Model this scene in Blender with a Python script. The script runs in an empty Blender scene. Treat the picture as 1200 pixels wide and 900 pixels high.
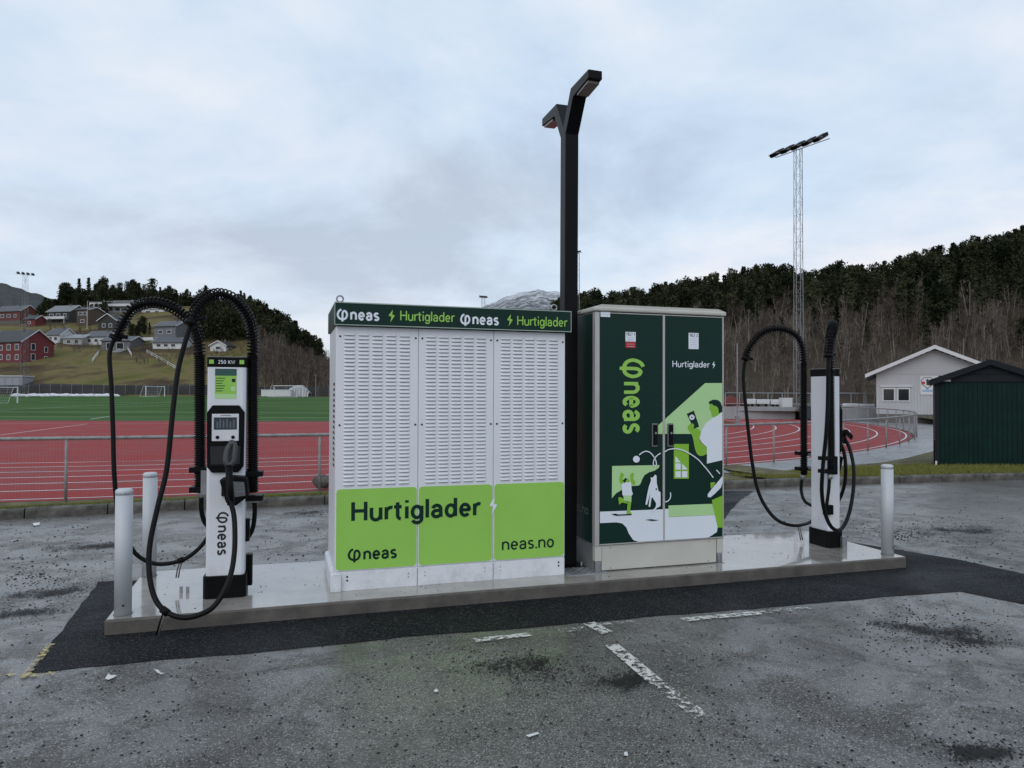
import bpy, bmesh, math, random
import numpy as np
from mathutils import Vector, Matrix
random.seed(7); rng = np.random.default_rng(7)
R_ = math.radians
SC = bpy.context.scene
COL = SC.collection
# ------------------------------------------------------------------ camera
FPX, CH = 850.0, 1.71
PITCH, ROLL = R_(0.876), R_(0.2)
cF = Vector((0, math.cos(PITCH), math.sin(PITCH)))
_R0 = Vector((1, 0, 0)); _U0 = Vector((0, -math.sin(PITCH), math.cos(PITCH)))
cR = math.cos(ROLL)*_R0 + math.sin(ROLL)*_U0
cU = math.cos(ROLL)*_U0 - math.sin(ROLL)*_R0
cam_d = bpy.data.cameras.new('camera'); cam = bpy.data.objects.new('camera', cam_d); COL.objects.link(cam)
cam_d.sensor_width = 36; cam_d.lens = FPX/1200*36; cam_d.clip_end = 20000; cam_d.clip_start = .05
M3 = Matrix((cR, cU, -cF)).transposed()
cam.matrix_world = Matrix.Translation((0, 0, CH)) @ M3.to_4x4()
SC.camera = cam
# ------------------------------------------------------------------ world: pale overcast sky
W = bpy.data.worlds.new('World'); SC.world = W; W.use_nodes = True
nt = W.node_tree; N = nt.nodes; LK = nt.links; N.clear()
SUN_EL, SUN_AZ = 38, 200      # degrees; soft daylight from behind the camera, a little to the left
wo = N.new('ShaderNodeOutputWorld'); bg = N.new('ShaderNodeBackground')
sky = N.new('ShaderNodeTexSky'); sky.sky_type = 'NISHITA'; sky.sun_disc = False
sky.sun_elevation = R_(SUN_EL); sky.sun_rotation = R_(SUN_AZ); sky.air_density = 1.2; sky.dust_density = 2.0
skm = N.new('ShaderNodeMixRGB'); skm.blend_type = 'MULTIPLY'; skm.inputs[0].default_value = 1
skm.inputs[2].default_value = (.10, .10, .10, 1)
tc = N.new('ShaderNodeTexCoord'); sp = N.new('ShaderNodeSeparateXYZ')
LK.new(tc.outputs['Generated'], sp.inputs[0])
mz = N.new('ShaderNodeMath'); mz.operation = 'ADD'; mz.inputs[1].default_value = .22
ab = N.new('ShaderNodeMath'); ab.operation = 'ABSOLUTE'; LK.new(sp.outputs['Z'], ab.inputs[0]); LK.new(ab.outputs[0], mz.inputs[0])
dx = N.new('ShaderNodeMath'); dx.operation = 'DIVIDE'; LK.new(sp.outputs['X'], dx.inputs[0]); LK.new(mz.outputs[0], dx.inputs[1])
dy = N.new('ShaderNodeMath'); dy.operation = 'DIVIDE'; LK.new(sp.outputs['Y'], dy.inputs[0]); LK.new(mz.outputs[0], dy.inputs[1])
cb = N.new('ShaderNodeCombineXYZ'); LK.new(dx.outputs[0], cb.inputs[0]); LK.new(dy.outputs[0], cb.inputs[1])
cb.inputs[2].default_value = 3.7
def wnoise(scale, detail, rough, lac=2.0, dist=0.0):
    n = N.new('ShaderNodeTexNoise'); n.inputs['Scale'].default_value = scale; n.inputs['Detail'].default_value = detail
    n.inputs['Roughness'].default_value = rough; n.inputs['Distortion'].default_value = dist
    LK.new(cb.outputs[0], n.inputs['Vector']); return n
n1 = wnoise(1.2, 9, .58, dist=.22); n2 = wnoise(.42, 4, .5, dist=.2)
r1 = N.new('ShaderNodeValToRGB'); LK.new(n1.outputs['Fac'], r1.inputs[0])
e = r1.color_ramp.elements
e[0].position = .34; e[0].color = (.475, .545, .655, 1)
e[1].position = .66; e[1].color = (.80, .825, .87, 1)
m_ = r1.color_ramp.elements.new(.50); m_.color = (.62, .715, .835, 1)
r2 = N.new('ShaderNodeValToRGB'); LK.new(n2.outputs['Fac'], r2.inputs[0])
e = r2.color_ramp.elements
e[0].position = .38; e[0].color = (.93, .97, 1.0, 1)
e[1].position = .62; e[1].color = (1.10, 1.01, .97, 1)
mx = N.new('ShaderNodeMixRGB'); mx.blend_type = 'MULTIPLY'; mx.inputs[0].default_value = 1
LK.new(r1.outputs[0], mx.inputs[1]); LK.new(r2.outputs[0], mx.inputs[2])
mm = N.new('ShaderNodeMixRGB'); mm.inputs[0].default_value = .86
LK.new(sky.outputs[0], skm.inputs[1]); LK.new(skm.outputs[0], mm.inputs[1]); LK.new(mx.outputs[0], mm.inputs[2])
LK.new(mm.outputs[0], bg.inputs[0]); bg.inputs[1].default_value = 1.08
LK.new(bg.outputs[0], wo.inputs[0])
sl = bpy.data.lights.new('sun', 'SUN'); sun = bpy.data.objects.new('sun', sl); COL.objects.link(sun)
sl.energy = .6; sl.angle = R_(45); sl.color = (1, .965, .92)
_el, _az = R_(SUN_EL), R_(SUN_AZ)
sun.rotation_euler = Vector((-math.sin(_az)*math.cos(_el), -math.cos(_az)*math.cos(_el), -math.sin(_el))).to_track_quat('-Z', 'Y').to_euler()
SC.view_settings.view_transform = 'Standard'; SC.view_settings.look = 'None'
SC.view_settings.exposure = 0.12; SC.view_settings.gamma = 1; SC.view_settings.use_curve_mapping = False
SC.cycles.max_bounces = 6; SC.cycles.transparent_max_bounces = 12

# ------------------------------------------------------------------ pixel geometry (photo is 1200 x 900)
def ray(x, y): return cF*FPX + cR*(x-600) - cU*(y-450)
def gz(x, y, z):
    d = ray(x, y); return Vector((0, 0, CH)) + d*((z-CH)/d.z)
def gd(x, y, D):
    d = ray(x, y); return Vector((0, 0, CH)) + d*(D/d.y)

# ------------------------------------------------------------------ object helpers
def tag(o, label=None, cat=None, group=None, kind=None):
    if label: o['label'] = label
    if cat: o['category'] = cat
    if group: o['group'] = group
    if kind: o['kind'] = kind
    return o
def empty(name, loc=(0, 0, 0), rz=0, parent=None):
    o = bpy.data.objects.new(name, None); COL.objects.link(o); o.location = loc; o.rotation_euler = (0, 0, rz)
    o.empty_display_size = .1
    if parent: o.parent = parent
    return o
def link(name, me, parent=None):
    o = bpy.data.objects.new(name, me); COL.objects.link(o)
    if parent: o.parent = parent
    return o
def copy_tree(o, parent=None):
    c = o.copy(); COL.objects.link(c); c.parent = parent
    for ch in list(o.children): copy_tree(ch, c)
    return c
class MB:
    def __init__(s): s.v = []; s.f = []; s.m = []; s.cur = 0; s.sm = []; s.smooth = False
    def add(s, vs, fs):
        b = len(s.v); s.v += [tuple(p) for p in vs]
        for f in fs: s.f.append(tuple(b+i for i in f)); s.m.append(s.cur); s.sm.append(s.smooth)
        return s
    def box(s, x0, x1, y0, y1, z0, z1, M=None):
        vs = [(x, y, z) for z in (z0, z1) for y in (y0, y1) for x in (x0, x1)]
        if M is not None: vs = [tuple(M @ Vector(p)) for p in vs]
        return s.add(vs, [(0, 2, 3, 1), (4, 5, 7, 6), (0, 1, 5, 4), (2, 6, 7, 3), (0, 4, 6, 2), (1, 3, 7, 5)])
    def prism(s, poly, a, b, fn):      # poly 2D extruded from a to b; fn(u, v, w) -> xyz
        n = len(poly); vs = [fn(u, v, a) for u, v in poly] + [fn(u, v, b) for u, v in poly]
        fs = [tuple(range(n-1, -1, -1)), tuple(range(n, 2*n))] + [(i, (i+1) % n, n+(i+1) % n, n+i) for i in range(n)]
        return s.add(vs, fs)
    def tube(s, path, r, n=8, caps=True):
        P = [Vector(p) for p in path]; rs = r if isinstance(r, (list, tuple)) else [r]*len(P)
        t = (P[1]-P[0]).normalized(); up = Vector((0, 0, 1)) if abs(t.z) < .9 else Vector((1, 0, 0))
        a = t.cross(up).normalized(); vs = []; fs = []; k = len(P)
        for i in range(k):
            t2 = (P[min(i+1, k-1)]-P[max(i-1, 0)]).normalized()
            a = (a - t2*a.dot(t2)).normalized(); b = t2.cross(a)
            for j in range(n):
                w = 2*math.pi*j/n; vs.append(P[i]+(a*math.cos(w)+b*math.sin(w))*rs[i])
        for i in range(k-1):
            for j in range(n):
                fs.append((i*n+j, i*n+(j+1) % n, (i+1)*n+(j+1) % n, (i+1)*n+j))
        if caps: fs += [tuple(range(n-1, -1, -1)), tuple(range((k-1)*n, k*n))]
        return s.add(vs, fs)
    def lathe(s, prof, n=24, c=(0, 0)):
        vs = []; fs = []; k = len(prof)
        for r, z in prof:
            for j in range(n):
                w = 2*math.pi*j/n; vs.append((c[0]+r*math.cos(w), c[1]+r*math.sin(w), z))
        for i in range(k-1):
            for j in range(n): fs.append((i*n+j, i*n+(j+1) % n, (i+1)*n+(j+1) % n, (i+1)*n+j))
        fs += [tuple(range(n-1, -1, -1)), tuple(range((k-1)*n, k*n))]
        return s.add(vs, fs)
    def mesh(s, name, mats):
        me = bpy.data.meshes.new(name); me.from_pydata(s.v, [], s.f)
        for m in (mats if isinstance(mats, (list, tuple)) else [mats]): me.materials.append(m)
        me.polygons.foreach_set('material_index', s.m); me.polygons.foreach_set('use_smooth', s.sm)
        me.update(); return me
    def build(s, name, mats, parent=None, bevel=0, seg=2):
        o = link(name, s.mesh(name, mats), parent)
        if bevel:
            b = o.modifiers.new('b', 'BEVEL'); b.width = bevel; b.segments = seg; b.limit_method = 'ANGLE'; b.angle_limit = R_(40)
        return o
def tri_mesh(name, V, F, mat, tone=None, smooth=False, mi=None):
    V = np.asarray(V, np.float32); F = np.asarray(F, np.int32)
    me = bpy.data.meshes.new(name); me.vertices.add(len(V)); me.vertices.foreach_set('co', V.ravel())
    me.loops.add(F.size); me.loops.foreach_set('vertex_index', F.ravel())
    me.polygons.add(len(F)); k = F.shape[1]
    me.polygons.foreach_set('loop_start', np.arange(0, F.size, k, dtype=np.int32))
    for m in (mat if isinstance(mat, (list, tuple)) else [mat]): me.materials.append(m)
    if mi is not None: me.polygons.foreach_set('material_index', np.asarray(mi, np.int32))
    if smooth: me.polygons.foreach_set('use_smooth', np.ones(len(F), bool))
    if tone is not None:
        at = me.attributes.new('tone', 'FLOAT', 'FACE'); at.data.foreach_set('value', np.asarray(tone, np.float32))
    me.update(calc_edges=True); me.validate(); return me
def catmull(P, n=6):
    P = [Vector(p) for p in P]; Q = [P[0]*2-P[1]] + P + [P[-1]*2-P[-2]]; out = []
    for i in range(1, len(Q)-2):
        for k in range(n):
            t = k/n; a, b, c, d = Q[i-1], Q[i], Q[i+1], Q[i+2]
            out.append(.5*((2*b)+(c-a)*t+(2*a-5*b+4*c-d)*t*t+(3*b-a-3*c+d)*t**3))
    return out+[P[-1]]

# ------------------------------------------------------------------ materials
MATS = {}
def new_mat(name):
    m = bpy.data.materials.new(name); m.use_nodes = True; MATS[name] = m
    return m, m.node_tree, m.node_tree.nodes['Principled BSDF']
def mat(name, c, rough=.5, metal=0, var=.12, scale=3.0, bump=0, bscale=60, spec=.5, coat=0, rvar=0, c2=None):
    if name in MATS: return MATS[name]
    m, t, p = new_mat(name); n = t.nodes; l = t.links
    p.inputs['Roughness'].default_value = rough; p.inputs['Metallic'].default_value = metal
    p.inputs['Specular IOR Level'].default_value = spec; p.inputs['Coat Weight'].default_value = coat
    co = n.new('ShaderNodeTexCoord'); nz = n.new('ShaderNodeTexNoise'); nz.inputs['Scale'].default_value = scale
    nz.inputs['Detail'].default_value = 6; nz.inputs['Roughness'].default_value = .6
    l.new(co.outputs['Object'], nz.inputs['Vector'])
    rp = n.new('ShaderNodeValToRGB'); l.new(nz.outputs['Fac'], rp.inputs[0])
    a = c; b = c2 if c2 else c
    rp.color_ramp.elements[0].position = .3; rp.color_ramp.elements[1].position = .7
    rp.color_ramp.elements[0].color = (*[x*(1-var) for x in a], 1); rp.color_ramp.elements[1].color = (*[min(1, x*(1+var)) for x in b], 1)
    l.new(rp.outputs[0], p.inputs['Base Color'])
    if rvar:
        mr = n.new('ShaderNodeMapRange'); mr.inputs[1].default_value = .3; mr.inputs[2].default_value = .7
        mr.inputs[3].default_value = max(.02, rough-rvar); mr.inputs[4].default_value = min(1, rough+rvar)
        l.new(nz.outputs['Fac'], mr.inputs[0]); l.new(mr.outputs[0], p.inputs['Roughness'])
    if bump:
        n3 = n.new('ShaderNodeTexNoise'); n3.inputs['Scale'].default_value = bscale; n3.inputs['Detail'].default_value = 4
        l.new(co.outputs['Object'], n3.inputs['Vector'])
        bp = n.new('ShaderNodeBump'); bp.inputs['Strength'].default_value = bump; bp.inputs['Distance'].default_value = .01
        l.new(n3.outputs['Fac'], bp.inputs['Height']); l.new(bp.outputs[0], p.inputs['Normal'])
    return m
def tone_mat(name, c0, c1, rough=.8, trans=0, spec=.2):
    m, t, p = new_mat(name); n = t.nodes; l = t.links
    a = n.new('ShaderNodeAttribute'); a.attribute_name = 'tone'
    rp = n.new('ShaderNodeValToRGB'); rp.color_ramp.elements[0].color = (*c0, 1); rp.color_ramp.elements[1].color = (*c1, 1)
    l.new(a.outputs['Fac'], rp.inputs[0]); l.new(rp.outputs[0], p.inputs['Base Color'])
    p.inputs['Roughness'].default_value = rough; p.inputs['Specular IOR Level'].default_value = spec
    return m
def asphalt(name, c0, c1, speck, speckamt, agg=110, bump=.6, rdry=.62, rwet=.3, coat=0, spec=.5, stain=False):
    m, t, p = new_mat(name); n = t.nodes; l = t.links
    co = n.new('ShaderNodeTexCoord')
    def noise(s, d=5, r=.6, dist=0):
        z = n.new('ShaderNodeTexNoise'); z.inputs['Scale'].default_value = s; z.inputs['Detail'].default_value = d
        z.inputs['Roughness'].default_value = r; z.inputs['Distortion'].default_value = dist; l.new(co.outputs['Object'], z.inputs['Vector']); return z
    def ramp(src, p0, p1, a, b):
        r = n.new('ShaderNodeValToRGB'); r.color_ramp.elements[0].position = p0; r.color_ramp.elements[1].position = p1
        r.color_ramp.elements[0].color = (*a, 1); r.color_ramp.elements[1].color = (*b, 1); l.new(src, r.inputs[0]); return r
    big = noise(.45, 7, .62, .4); mid = noise(3.2, 6, .65)
    base = ramp(big.outputs['Fac'], .36, .66, c0, c1)
    vo = n.new('ShaderNodeTexVoronoi'); vo.inputs['Scale'].default_value = agg; l.new(co.outputs['Object'], vo.inputs['Vector'])
    sx = n.new('ShaderNodeSeparateXYZ'); l.new(vo.outputs['Color'], sx.inputs[0])
    st = ramp(sx.outputs['X'], 1-speckamt-.12, 1.0, (0, 0, 0), (1, 1, 1))
    dk = ramp(sx.outputs['Y'], .0, 1.0, (.30, .30, .30), (1.65, 1.65, 1.65))
    mu = n.new('ShaderNodeMixRGB'); mu.blend_type = 'MULTIPLY'; mu.inputs[0].default_value = 1
    l.new(base.outputs[0], mu.inputs[1]); l.new(dk.outputs[0], mu.inputs[2])
    md = ramp(mid.outputs['Fac'], .3, .7, (.78, .78, .78), (1.2, 1.2, 1.2))
    mu2 = n.new('ShaderNodeMixRGB'); mu2.blend_type = 'MULTIPLY'; mu2.inputs[0].default_value = 1
    l.new(mu.outputs[0], mu2.inputs[1]); l.new(md.outputs[0], mu2.inputs[2])
    mi = n.new('ShaderNodeMixRGB'); l.new(st.outputs[0], mi.inputs[0]); l.new(mu2.outputs[0], mi.inputs[1]); mi.inputs[2].default_value = (*speck, 1)
    last = mi
    if stain:                       # dirt and old spills with ragged outlines, plus fine dark crumbs trodden in
        sn = noise(.62, 9, .68, 1.1); sr = ramp(sn.outputs['Fac'], .52, .68, (1, 1, 1), (.46, .43, .40))
        m3 = n.new('ShaderNodeMixRGB'); m3.blend_type = 'MULTIPLY'; m3.inputs[0].default_value = .85; l.new(last.outputs[0], m3.inputs[1]); l.new(sr.outputs[0], m3.inputs[2])
        fn2 = noise(38, 4, .7); fr = ramp(fn2.outputs['Fac'], .33, .42, (.35, .34, .33), (1, 1, 1))
        m4 = n.new('ShaderNodeMixRGB'); m4.blend_type = 'MULTIPLY'; m4.inputs[0].default_value = .8; l.new(m3.outputs[0], m4.inputs[1]); l.new(fr.outputs[0], m4.inputs[2]); last = m4
    l.new(last.outputs[0], p.inputs['Base Color'])
    w2 = noise(.8, 6, .6, .6)
    rr = n.new('ShaderNodeMapRange'); rr.inputs[1].default_value = .38; rr.inputs[2].default_value = .6
    rr.inputs[3].default_value = rwet; rr.inputs[4].default_value = rdry; l.new(w2.outputs['Fac'], rr.inputs[0])
    l.new(rr.outputs[0], p.inputs['Roughness'])
    hs = n.new('ShaderNodeMath'); hs.operation = 'ADD'; l.new(vo.outputs['Distance'], hs.inputs[0])
    fn = noise(agg*2.2, 3, .6); l.new(fn.outputs['Fac'], hs.inputs[1])
    bp = n.new('ShaderNodeBump'); bp.inputs['Strength'].default_value = bump; bp.inputs['Distance'].default_value = .006
    l.new(hs.outputs[0], bp.inputs['Height']); l.new(bp.outputs[0], p.inputs['Normal'])
    p.inputs['Specular IOR Level'].default_value = spec
    if coat:
        cr = n.new('ShaderNodeMapRange'); cr.inputs[1].default_value = .44; cr.inputs[2].default_value = .56; cr.inputs[3].default_value = coat; cr.inputs[4].default_value = coat*.12
        w3 = noise(1.9, 10, .7, .8); l.new(w3.outputs['Fac'], cr.inputs[0]); l.new(cr.outputs[0], p.inputs['Coat Weight']); p.inputs['Coat Roughness'].default_value = .32
    return m
def paint_mat(name, c, wear=.5, scale=9):     # worn road paint: flakes off where the noise says so
    m, t, p = new_mat(name); n = t.nodes; l = t.links
    p.inputs['Base Color'].default_value = (*c, 1); p.inputs['Roughness'].default_value = .55
    co = n.new('ShaderNodeTexCoord'); z = n.new('ShaderNodeTexNoise'); z.inputs['Scale'].default_value = scale
    z.inputs['Detail'].default_value = 9; z.inputs['Roughness'].default_value = .75; l.new(co.outputs['Object'], z.inputs['Vector'])
    g = n.new('ShaderNodeMapRange'); g.inputs[1].default_value = wear-.015; g.inputs[2].default_value = wear+.025
    l.new(z.outputs['Fac'], g.inputs[0]); l.new(g.outputs[0], p.inputs['Alpha'])
    return m
M_lot = asphalt('old wet asphalt', (.058, .053, .046), (.158, .15, .138), (.42, .40, .37), .07, agg=150, rwet=.24, rdry=.55, bump=.75, coat=.9, stain=True)
M_patch = asphalt('fresh black asphalt', (.006, .007, .0085), (.012, .013, .0145), (.09, .09, .095), .06, agg=120, rwet=.5, rdry=.8, bump=.9, spec=.16)
M_path = asphalt('wet grey path', (.20, .205, .21), (.27, .275, .28), (.3, .3, .3), .05, rwet=.2, rdry=.4, bump=.2)
M_conc = mat('wet concrete', (.23, .21, .18), .16, var=.25, scale=1.6, bump=.05, bscale=90, rvar=.13, c2=(.36, .34, .31), coat=.6)
M_concs = mat('concrete edge', (.095, .085, .074), .5, var=.4, scale=5, bump=.35, bscale=70)
M_white = mat('white powder coat', (.74, .76, .80), .38, var=.03, scale=1.5)
M_whited = mat('white dirty', (.66, .67, .69), .5, var=.08, scale=4)
def splash(m):
    t = m.node_tree; n = t.nodes; l = t.links; p = n['Principled BSDF']; src = p.inputs['Base Color'].links[0].from_socket
    g = n.new('ShaderNodeNewGeometry'); sp_ = n.new('ShaderNodeSeparateXYZ'); l.new(g.outputs['Position'], sp_.inputs[0])
    z = n.new('ShaderNodeTexNoise'); z.inputs['Scale'].default_value = 7; z.inputs['Detail'].default_value = 9; z.inputs['Roughness'].default_value = .75; l.new(g.outputs['Position'], z.inputs['Vector'])
    a = n.new('ShaderNodeMath'); a.operation = 'MULTIPLY_ADD'; l.new(sp_.outputs['Z'], a.inputs[0]); a.inputs[1].default_value = -.42; l.new(z.outputs['Fac'], a.inputs[2])
    r = n.new('ShaderNodeMapRange'); r.inputs[1].default_value = .36; r.inputs[2].default_value = .62; r.inputs[4].default_value = .34; l.new(a.outputs[0], r.inputs[0])
    x = n.new('ShaderNodeMixRGB'); l.new(r.outputs[0], x.inputs[0]); l.new(src, x.inputs[1]); x.inputs[2].default_value = (.22, .19, .15, 1); l.new(x.outputs[0], p.inputs['Base Color'])
splash(M_white)
M_dark = mat('slot black', (.012, .012, .014), .6)
M_black = mat('black plastic', (.0045, .0045, .005), .42, spec=.11, var=.2, scale=12)
M_rub = mat('black rubber cable', (.006, .006, .0065), .45, spec=.15, var=.25, scale=20)
M_blackm = mat('black painted steel', (.004, .004, .005), .36, spec=.13, var=.2, scale=6)
M_dgreen = mat('dark green vinyl', (.0045, .028, .021), .36, spec=.2, var=.06, scale=2)
M_lime = mat('lime green vinyl', (.31, .60, .105), .42, spec=.3, var=.04, scale=2)
M_lgt = mat('pale green vinyl', (.45, .70, .33), .42, var=.03)
M_mid = mat('leaf green vinyl', (.24, .50, .035), .42, var=.03)
M_vwhite = mat('white vinyl', (.76, .81, .88), .42, var=.02)
M_alu = mat('aluminium frame', (.50, .49, .47), .42, metal=.35, var=.06, scale=5)
M_beige = mat('light grey paint', (.52, .51, .46), .5, var=.06, scale=3)
M_galv = mat('galvanised steel', (.36, .37, .38), .45, metal=.7, var=.22, scale=8)
M_galvm = mat('dull galvanised', (.25, .255, .26), .55, metal=.35, var=.2, scale=6)
M_boll = mat('bollard grey paint', (.50, .525, .55), .42, var=.05, scale=4)
M_lcd = mat('lcd glass', (.035, .045, .06), .15, var=.3, scale=30)
M_grey = mat('mid grey plastic', (.13, .135, .14), .5, var=.1)
M_red = mat('red sticker', (.45, .02, .03), .45)
M_track = mat('red running track', (.27, .030, .028), .6, var=.16, scale=.5, bump=.1, bscale=200, rvar=.1, spec=.07)
M_line = mat('white line paint', (.72, .72, .72), .5, var=.1)
M_turf = mat('artificial turf', (.042, .098, .024), .85, var=.25, scale=.12, bump=.3, bscale=40, spec=.05)
M_verge = mat('verge soil', (.085, .075, .05), .9, var=.45, scale=2.5, bump=.7, bscale=30, c2=(.13, .12, .06), spec=.2)
M_grassb = tone_mat('grass blades', (.17, .13, .045), (.15, .20, .035))
M_kerb = mat('kerb stone', (.048, .044, .038), .75, var=.5, scale=5, bump=.8, bscale=40, c2=(.10, .095, .082), spec=.3)
M_ground = mat('winter ground', (.075, .07, .045), .9, var=.4, scale=.06, bump=.4, bscale=3, c2=(.10, .095, .05), spec=.15)
def hill_mat():
    m, t, p = new_mat('winter hillside'); n = t.nodes; l = t.links; co = n.new('ShaderNodeTexCoord')
    z = n.new('ShaderNodeTexNoise'); z.inputs['Scale'].default_value = .045; z.inputs['Detail'].default_value = 9; z.inputs['Roughness'].default_value = .66; z.inputs['Distortion'].default_value = .6; l.new(co.outputs['Object'], z.inputs['Vector'])
    r = n.new('ShaderNodeValToRGB'); l.new(z.outputs['Fac'], r.inputs[0]); e = r.color_ramp.elements
    e[0].position = .36; e[0].color = (.040, .028, .019, 1); e[1].position = .72; e[1].color = (.075, .085, .024, 1)
    for q, c in ((.45, (.085, .064, .034, 1)), (.53, (.15, .125, .052, 1)), (.62, (.105, .10, .03, 1))): x = e.new(q); x.color = c
    l.new(r.outputs[0], p.inputs['Base Color']); p.inputs['Roughness'].default_value = .95; p.inputs['Specular IOR Level'].default_value = .1
    b = n.new('ShaderNodeBump'); b.inputs['Strength'].default_value = .8; b.inputs['Distance'].default_value = .6; l.new(z.outputs['Fac'], b.inputs['Height']); l.new(b.outputs[0], p.inputs['Normal']); return m
M_hillg = hill_mat()
M_scree = mat('dark gravel', (.04, .04, .042), .9, var=.4, scale=.5, bump=.6, bscale=3, spec=.1)
M_litter = mat('forest floor', (.052, .040, .028), .95, var=.4, scale=.08, bump=.6, bscale=1.2, spec=.1)
M_pine = tone_mat('pine needles', (.011, .016, .009), (.066, .073, .038), .9, spec=.05)
M_bark = mat('bark', (.060, .047, .037), .9, var=.3, scale=3)
M_twig = tone_mat('bare twigs', (.058, .044, .035), (.27, .23, .20), .9, spec=.05)

# ------------------------------------------------------------------ stroke lettering (round grotesque capitals and lower case)
def arc(cx, cy, rx, ry, a0, a1, n=12):
    return [(cx+rx*math.cos(R_(a0+(a1-a0)*i/n)), cy+ry*math.sin(R_(a0+(a1-a0)*i/n))) for i in range(n+1)]
X = .66
GL = {
 'H': (.62, [[(0, 0), (0, 1)], [(.62, 0), (.62, 1)], [(0, .52), (.62, .52)]]),
 'u': (.46, [[(0, X), (0, .22)]+arc(.22, .22, .22, .22, 180, 360)[1:], [(.46, X), (.46, 0)]]),
 'r': (.27, [[(0, 0), (0, X)], [(0, .36)]+arc(.24, .38, .24, .26, 170, 72)]),
 't': (.28, [[(.10, .90), (.10, .2)]+arc(.27, .2, .17, .2, 180, 268)[1:], [(-.08, X), (.30, X)]]),
 'i': (.0, [[(0, 0), (0, X)], [(0, .86), (0, 1.0)]]),
 'l': (.0, [[(0, 0), (0, 1.02)]]),
 'g': (.48, [arc(.23, .33, .23, .31, 0, 360, 22), [(.48, X), (.48, 0)]+arc(.24, -.04, .24, .22, 0, -160)[1:]]),
 'a': (.43, [arc(.21, .44, .21, .21, 165, 0)+[(.42, 0)], [(.42, .36), (.2, .36)]+arc(.18, .19, .18, .17, 90, 270)+[(.26, .02), (.42, .12)]]),
 'd': (.48, [arc(.23, .33, .23, .31, 0, 360, 22), [(.48, 1.02), (.48, 0)]]),
 'e': (.46, [[(.02, .33), (.46, .33)]+arc(.23, .33, .23, .31, 0, 318, 20)]),
 'n': (.46, [[(0, 0), (0, X)], [(0, .38)]+arc(.23, .40, .23, .24, 180, 0)+[(.46, 0)]]),
 's': (.38, [arc(.19, .48, .18, .16, 30, 190, 9)+[(.06, .39), (.30, .29)]+arc(.19, .17, .19, .15, 40, -150, 10)]),
 'o': (.46, [arc(.23, .33, .23, .31, 0, 360, 24)]),
 '.': (.0, [[(0, -.03), (0, .11)]]),
 '0': (.5, [arc(.25, .5, .25, .5, 0, 360, 24)]), '2': (.46, [arc(.22, .72, .22, .26, 165, -20)+[(0, .02), (.46, .02)]]),
 '5': (.46, [[(.42, 1), (.06, 1), (.03, .58)]+arc(.22, .32, .24, .32, 120, -150)]), '1': (.2, [[(0, .82), (.16, 1), (.16, 0)]]),
 'K': (.5, [[(0, 0), (0, 1)], [(.48, 1), (.02, .45)], [(.16, .6), (.5, 0)]]), 'W': (.9, [[(0, 1), (.22, 0), (.45, .95), (.68, 0), (.9, 1)]]),
 'F': (.45, [[(.45, 1), (0, 1), (0, 0)], [(0, .52), (.4, .52)]]), 'E': (.45, [[(.45, 1), (0, 1), (0, 0), (.45, 0)], [(0, .52), (.4, .52)]]),
 'L': (.42, [[(0, 1), (0, 0), (.42, 0)]]), 'T': (.5, [[(0, 1), (.5, 1)], [(.25, 1), (.25, 0)]]), ' ': (.2, []),
 'A': (.6, [[(0, 0), (.3, 1), (.6, 0)], [(.12, .34), (.48, .34)]]), 'Ø': (.6, [arc(.3, .5, .3, .5, 0, 360, 22), [(0, -.02), (.6, 1.02)]]),
}
PHI = [[(.34, 1.02), (.12, .86), (.0, .52), (.12, .20), (.44, .07), (.74, .17), (.88, .48), (.80, .78), (.62, .88), (.48, .74), (.45, .48)],
       [(.45, .50), (.45, .1), (.45, -.14)]]
def ribbon2(P, w, closed=False):
    n = len(P); L = []; Rr = []
    for i in range(n):
        a = Vector(P[max(i-1, 0)]); b = Vector(P[min(i+1, n-1)])
        if closed and i in (0, n-1): a = Vector(P[n-2]); b = Vector(P[1])
        p = Vector(P[i]); t1 = (p-a); t2 = (b-p)
        t = (t1.normalized() if t1.length > 1e-6 else Vector((0, 0))) + (t2.normalized() if t2.length > 1e-6 else Vector((0, 0)))
        t = t.normalized() if t.length > 1e-6 else Vector((1, 0))
        k = 1.0
        if t1.length > 1e-6 and t2.length > 1e-6: k = min(1.6, 1/max(.5, t.dot(t1.normalized())))
        nn = Vector((-t.y, t.x))*w/2*k
        L.append(p+nn); Rr.append(p-nn)
    return L, Rr
def strokes_to_mb(mb, strokes, w, fn, dz):
    for k, P in enumerate(strokes):
        P = [tuple(q) for q in P]
        cl = len(P) > 4 and math.hypot(P[0][0]-P[-1][0], P[0][1]-P[-1][1]) < 1e-4
        L, Rr = ribbon2(P, w, cl); n = len(P)
        vs = [fn(q.x, q.y, k*dz) for q in L]+[fn(q.x, q.y, k*dz) for q in Rr]
        mb.add(vs, [(i, n+i, n+i+1, i+1) for i in range(n-1)])
def word(s, w, logo=False):
    st = []; x = 0
    if logo:
        st += [[(q.x*1.0+x-.02, q.y*.95-.07) for q in catmull([(*p, 0) for p in PL], 5)] for PL in PHI]; x += 1.0+w*.85
    for c in s:
        adv, S = GL[c]
        x += w/2
        st += [[(px+x, py) for px, py in P] for P in S]
        x += adv+w/2+(.105 if c not in ' r' else .12 if c == ' ' else .02)
    return st, x-.105
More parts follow.
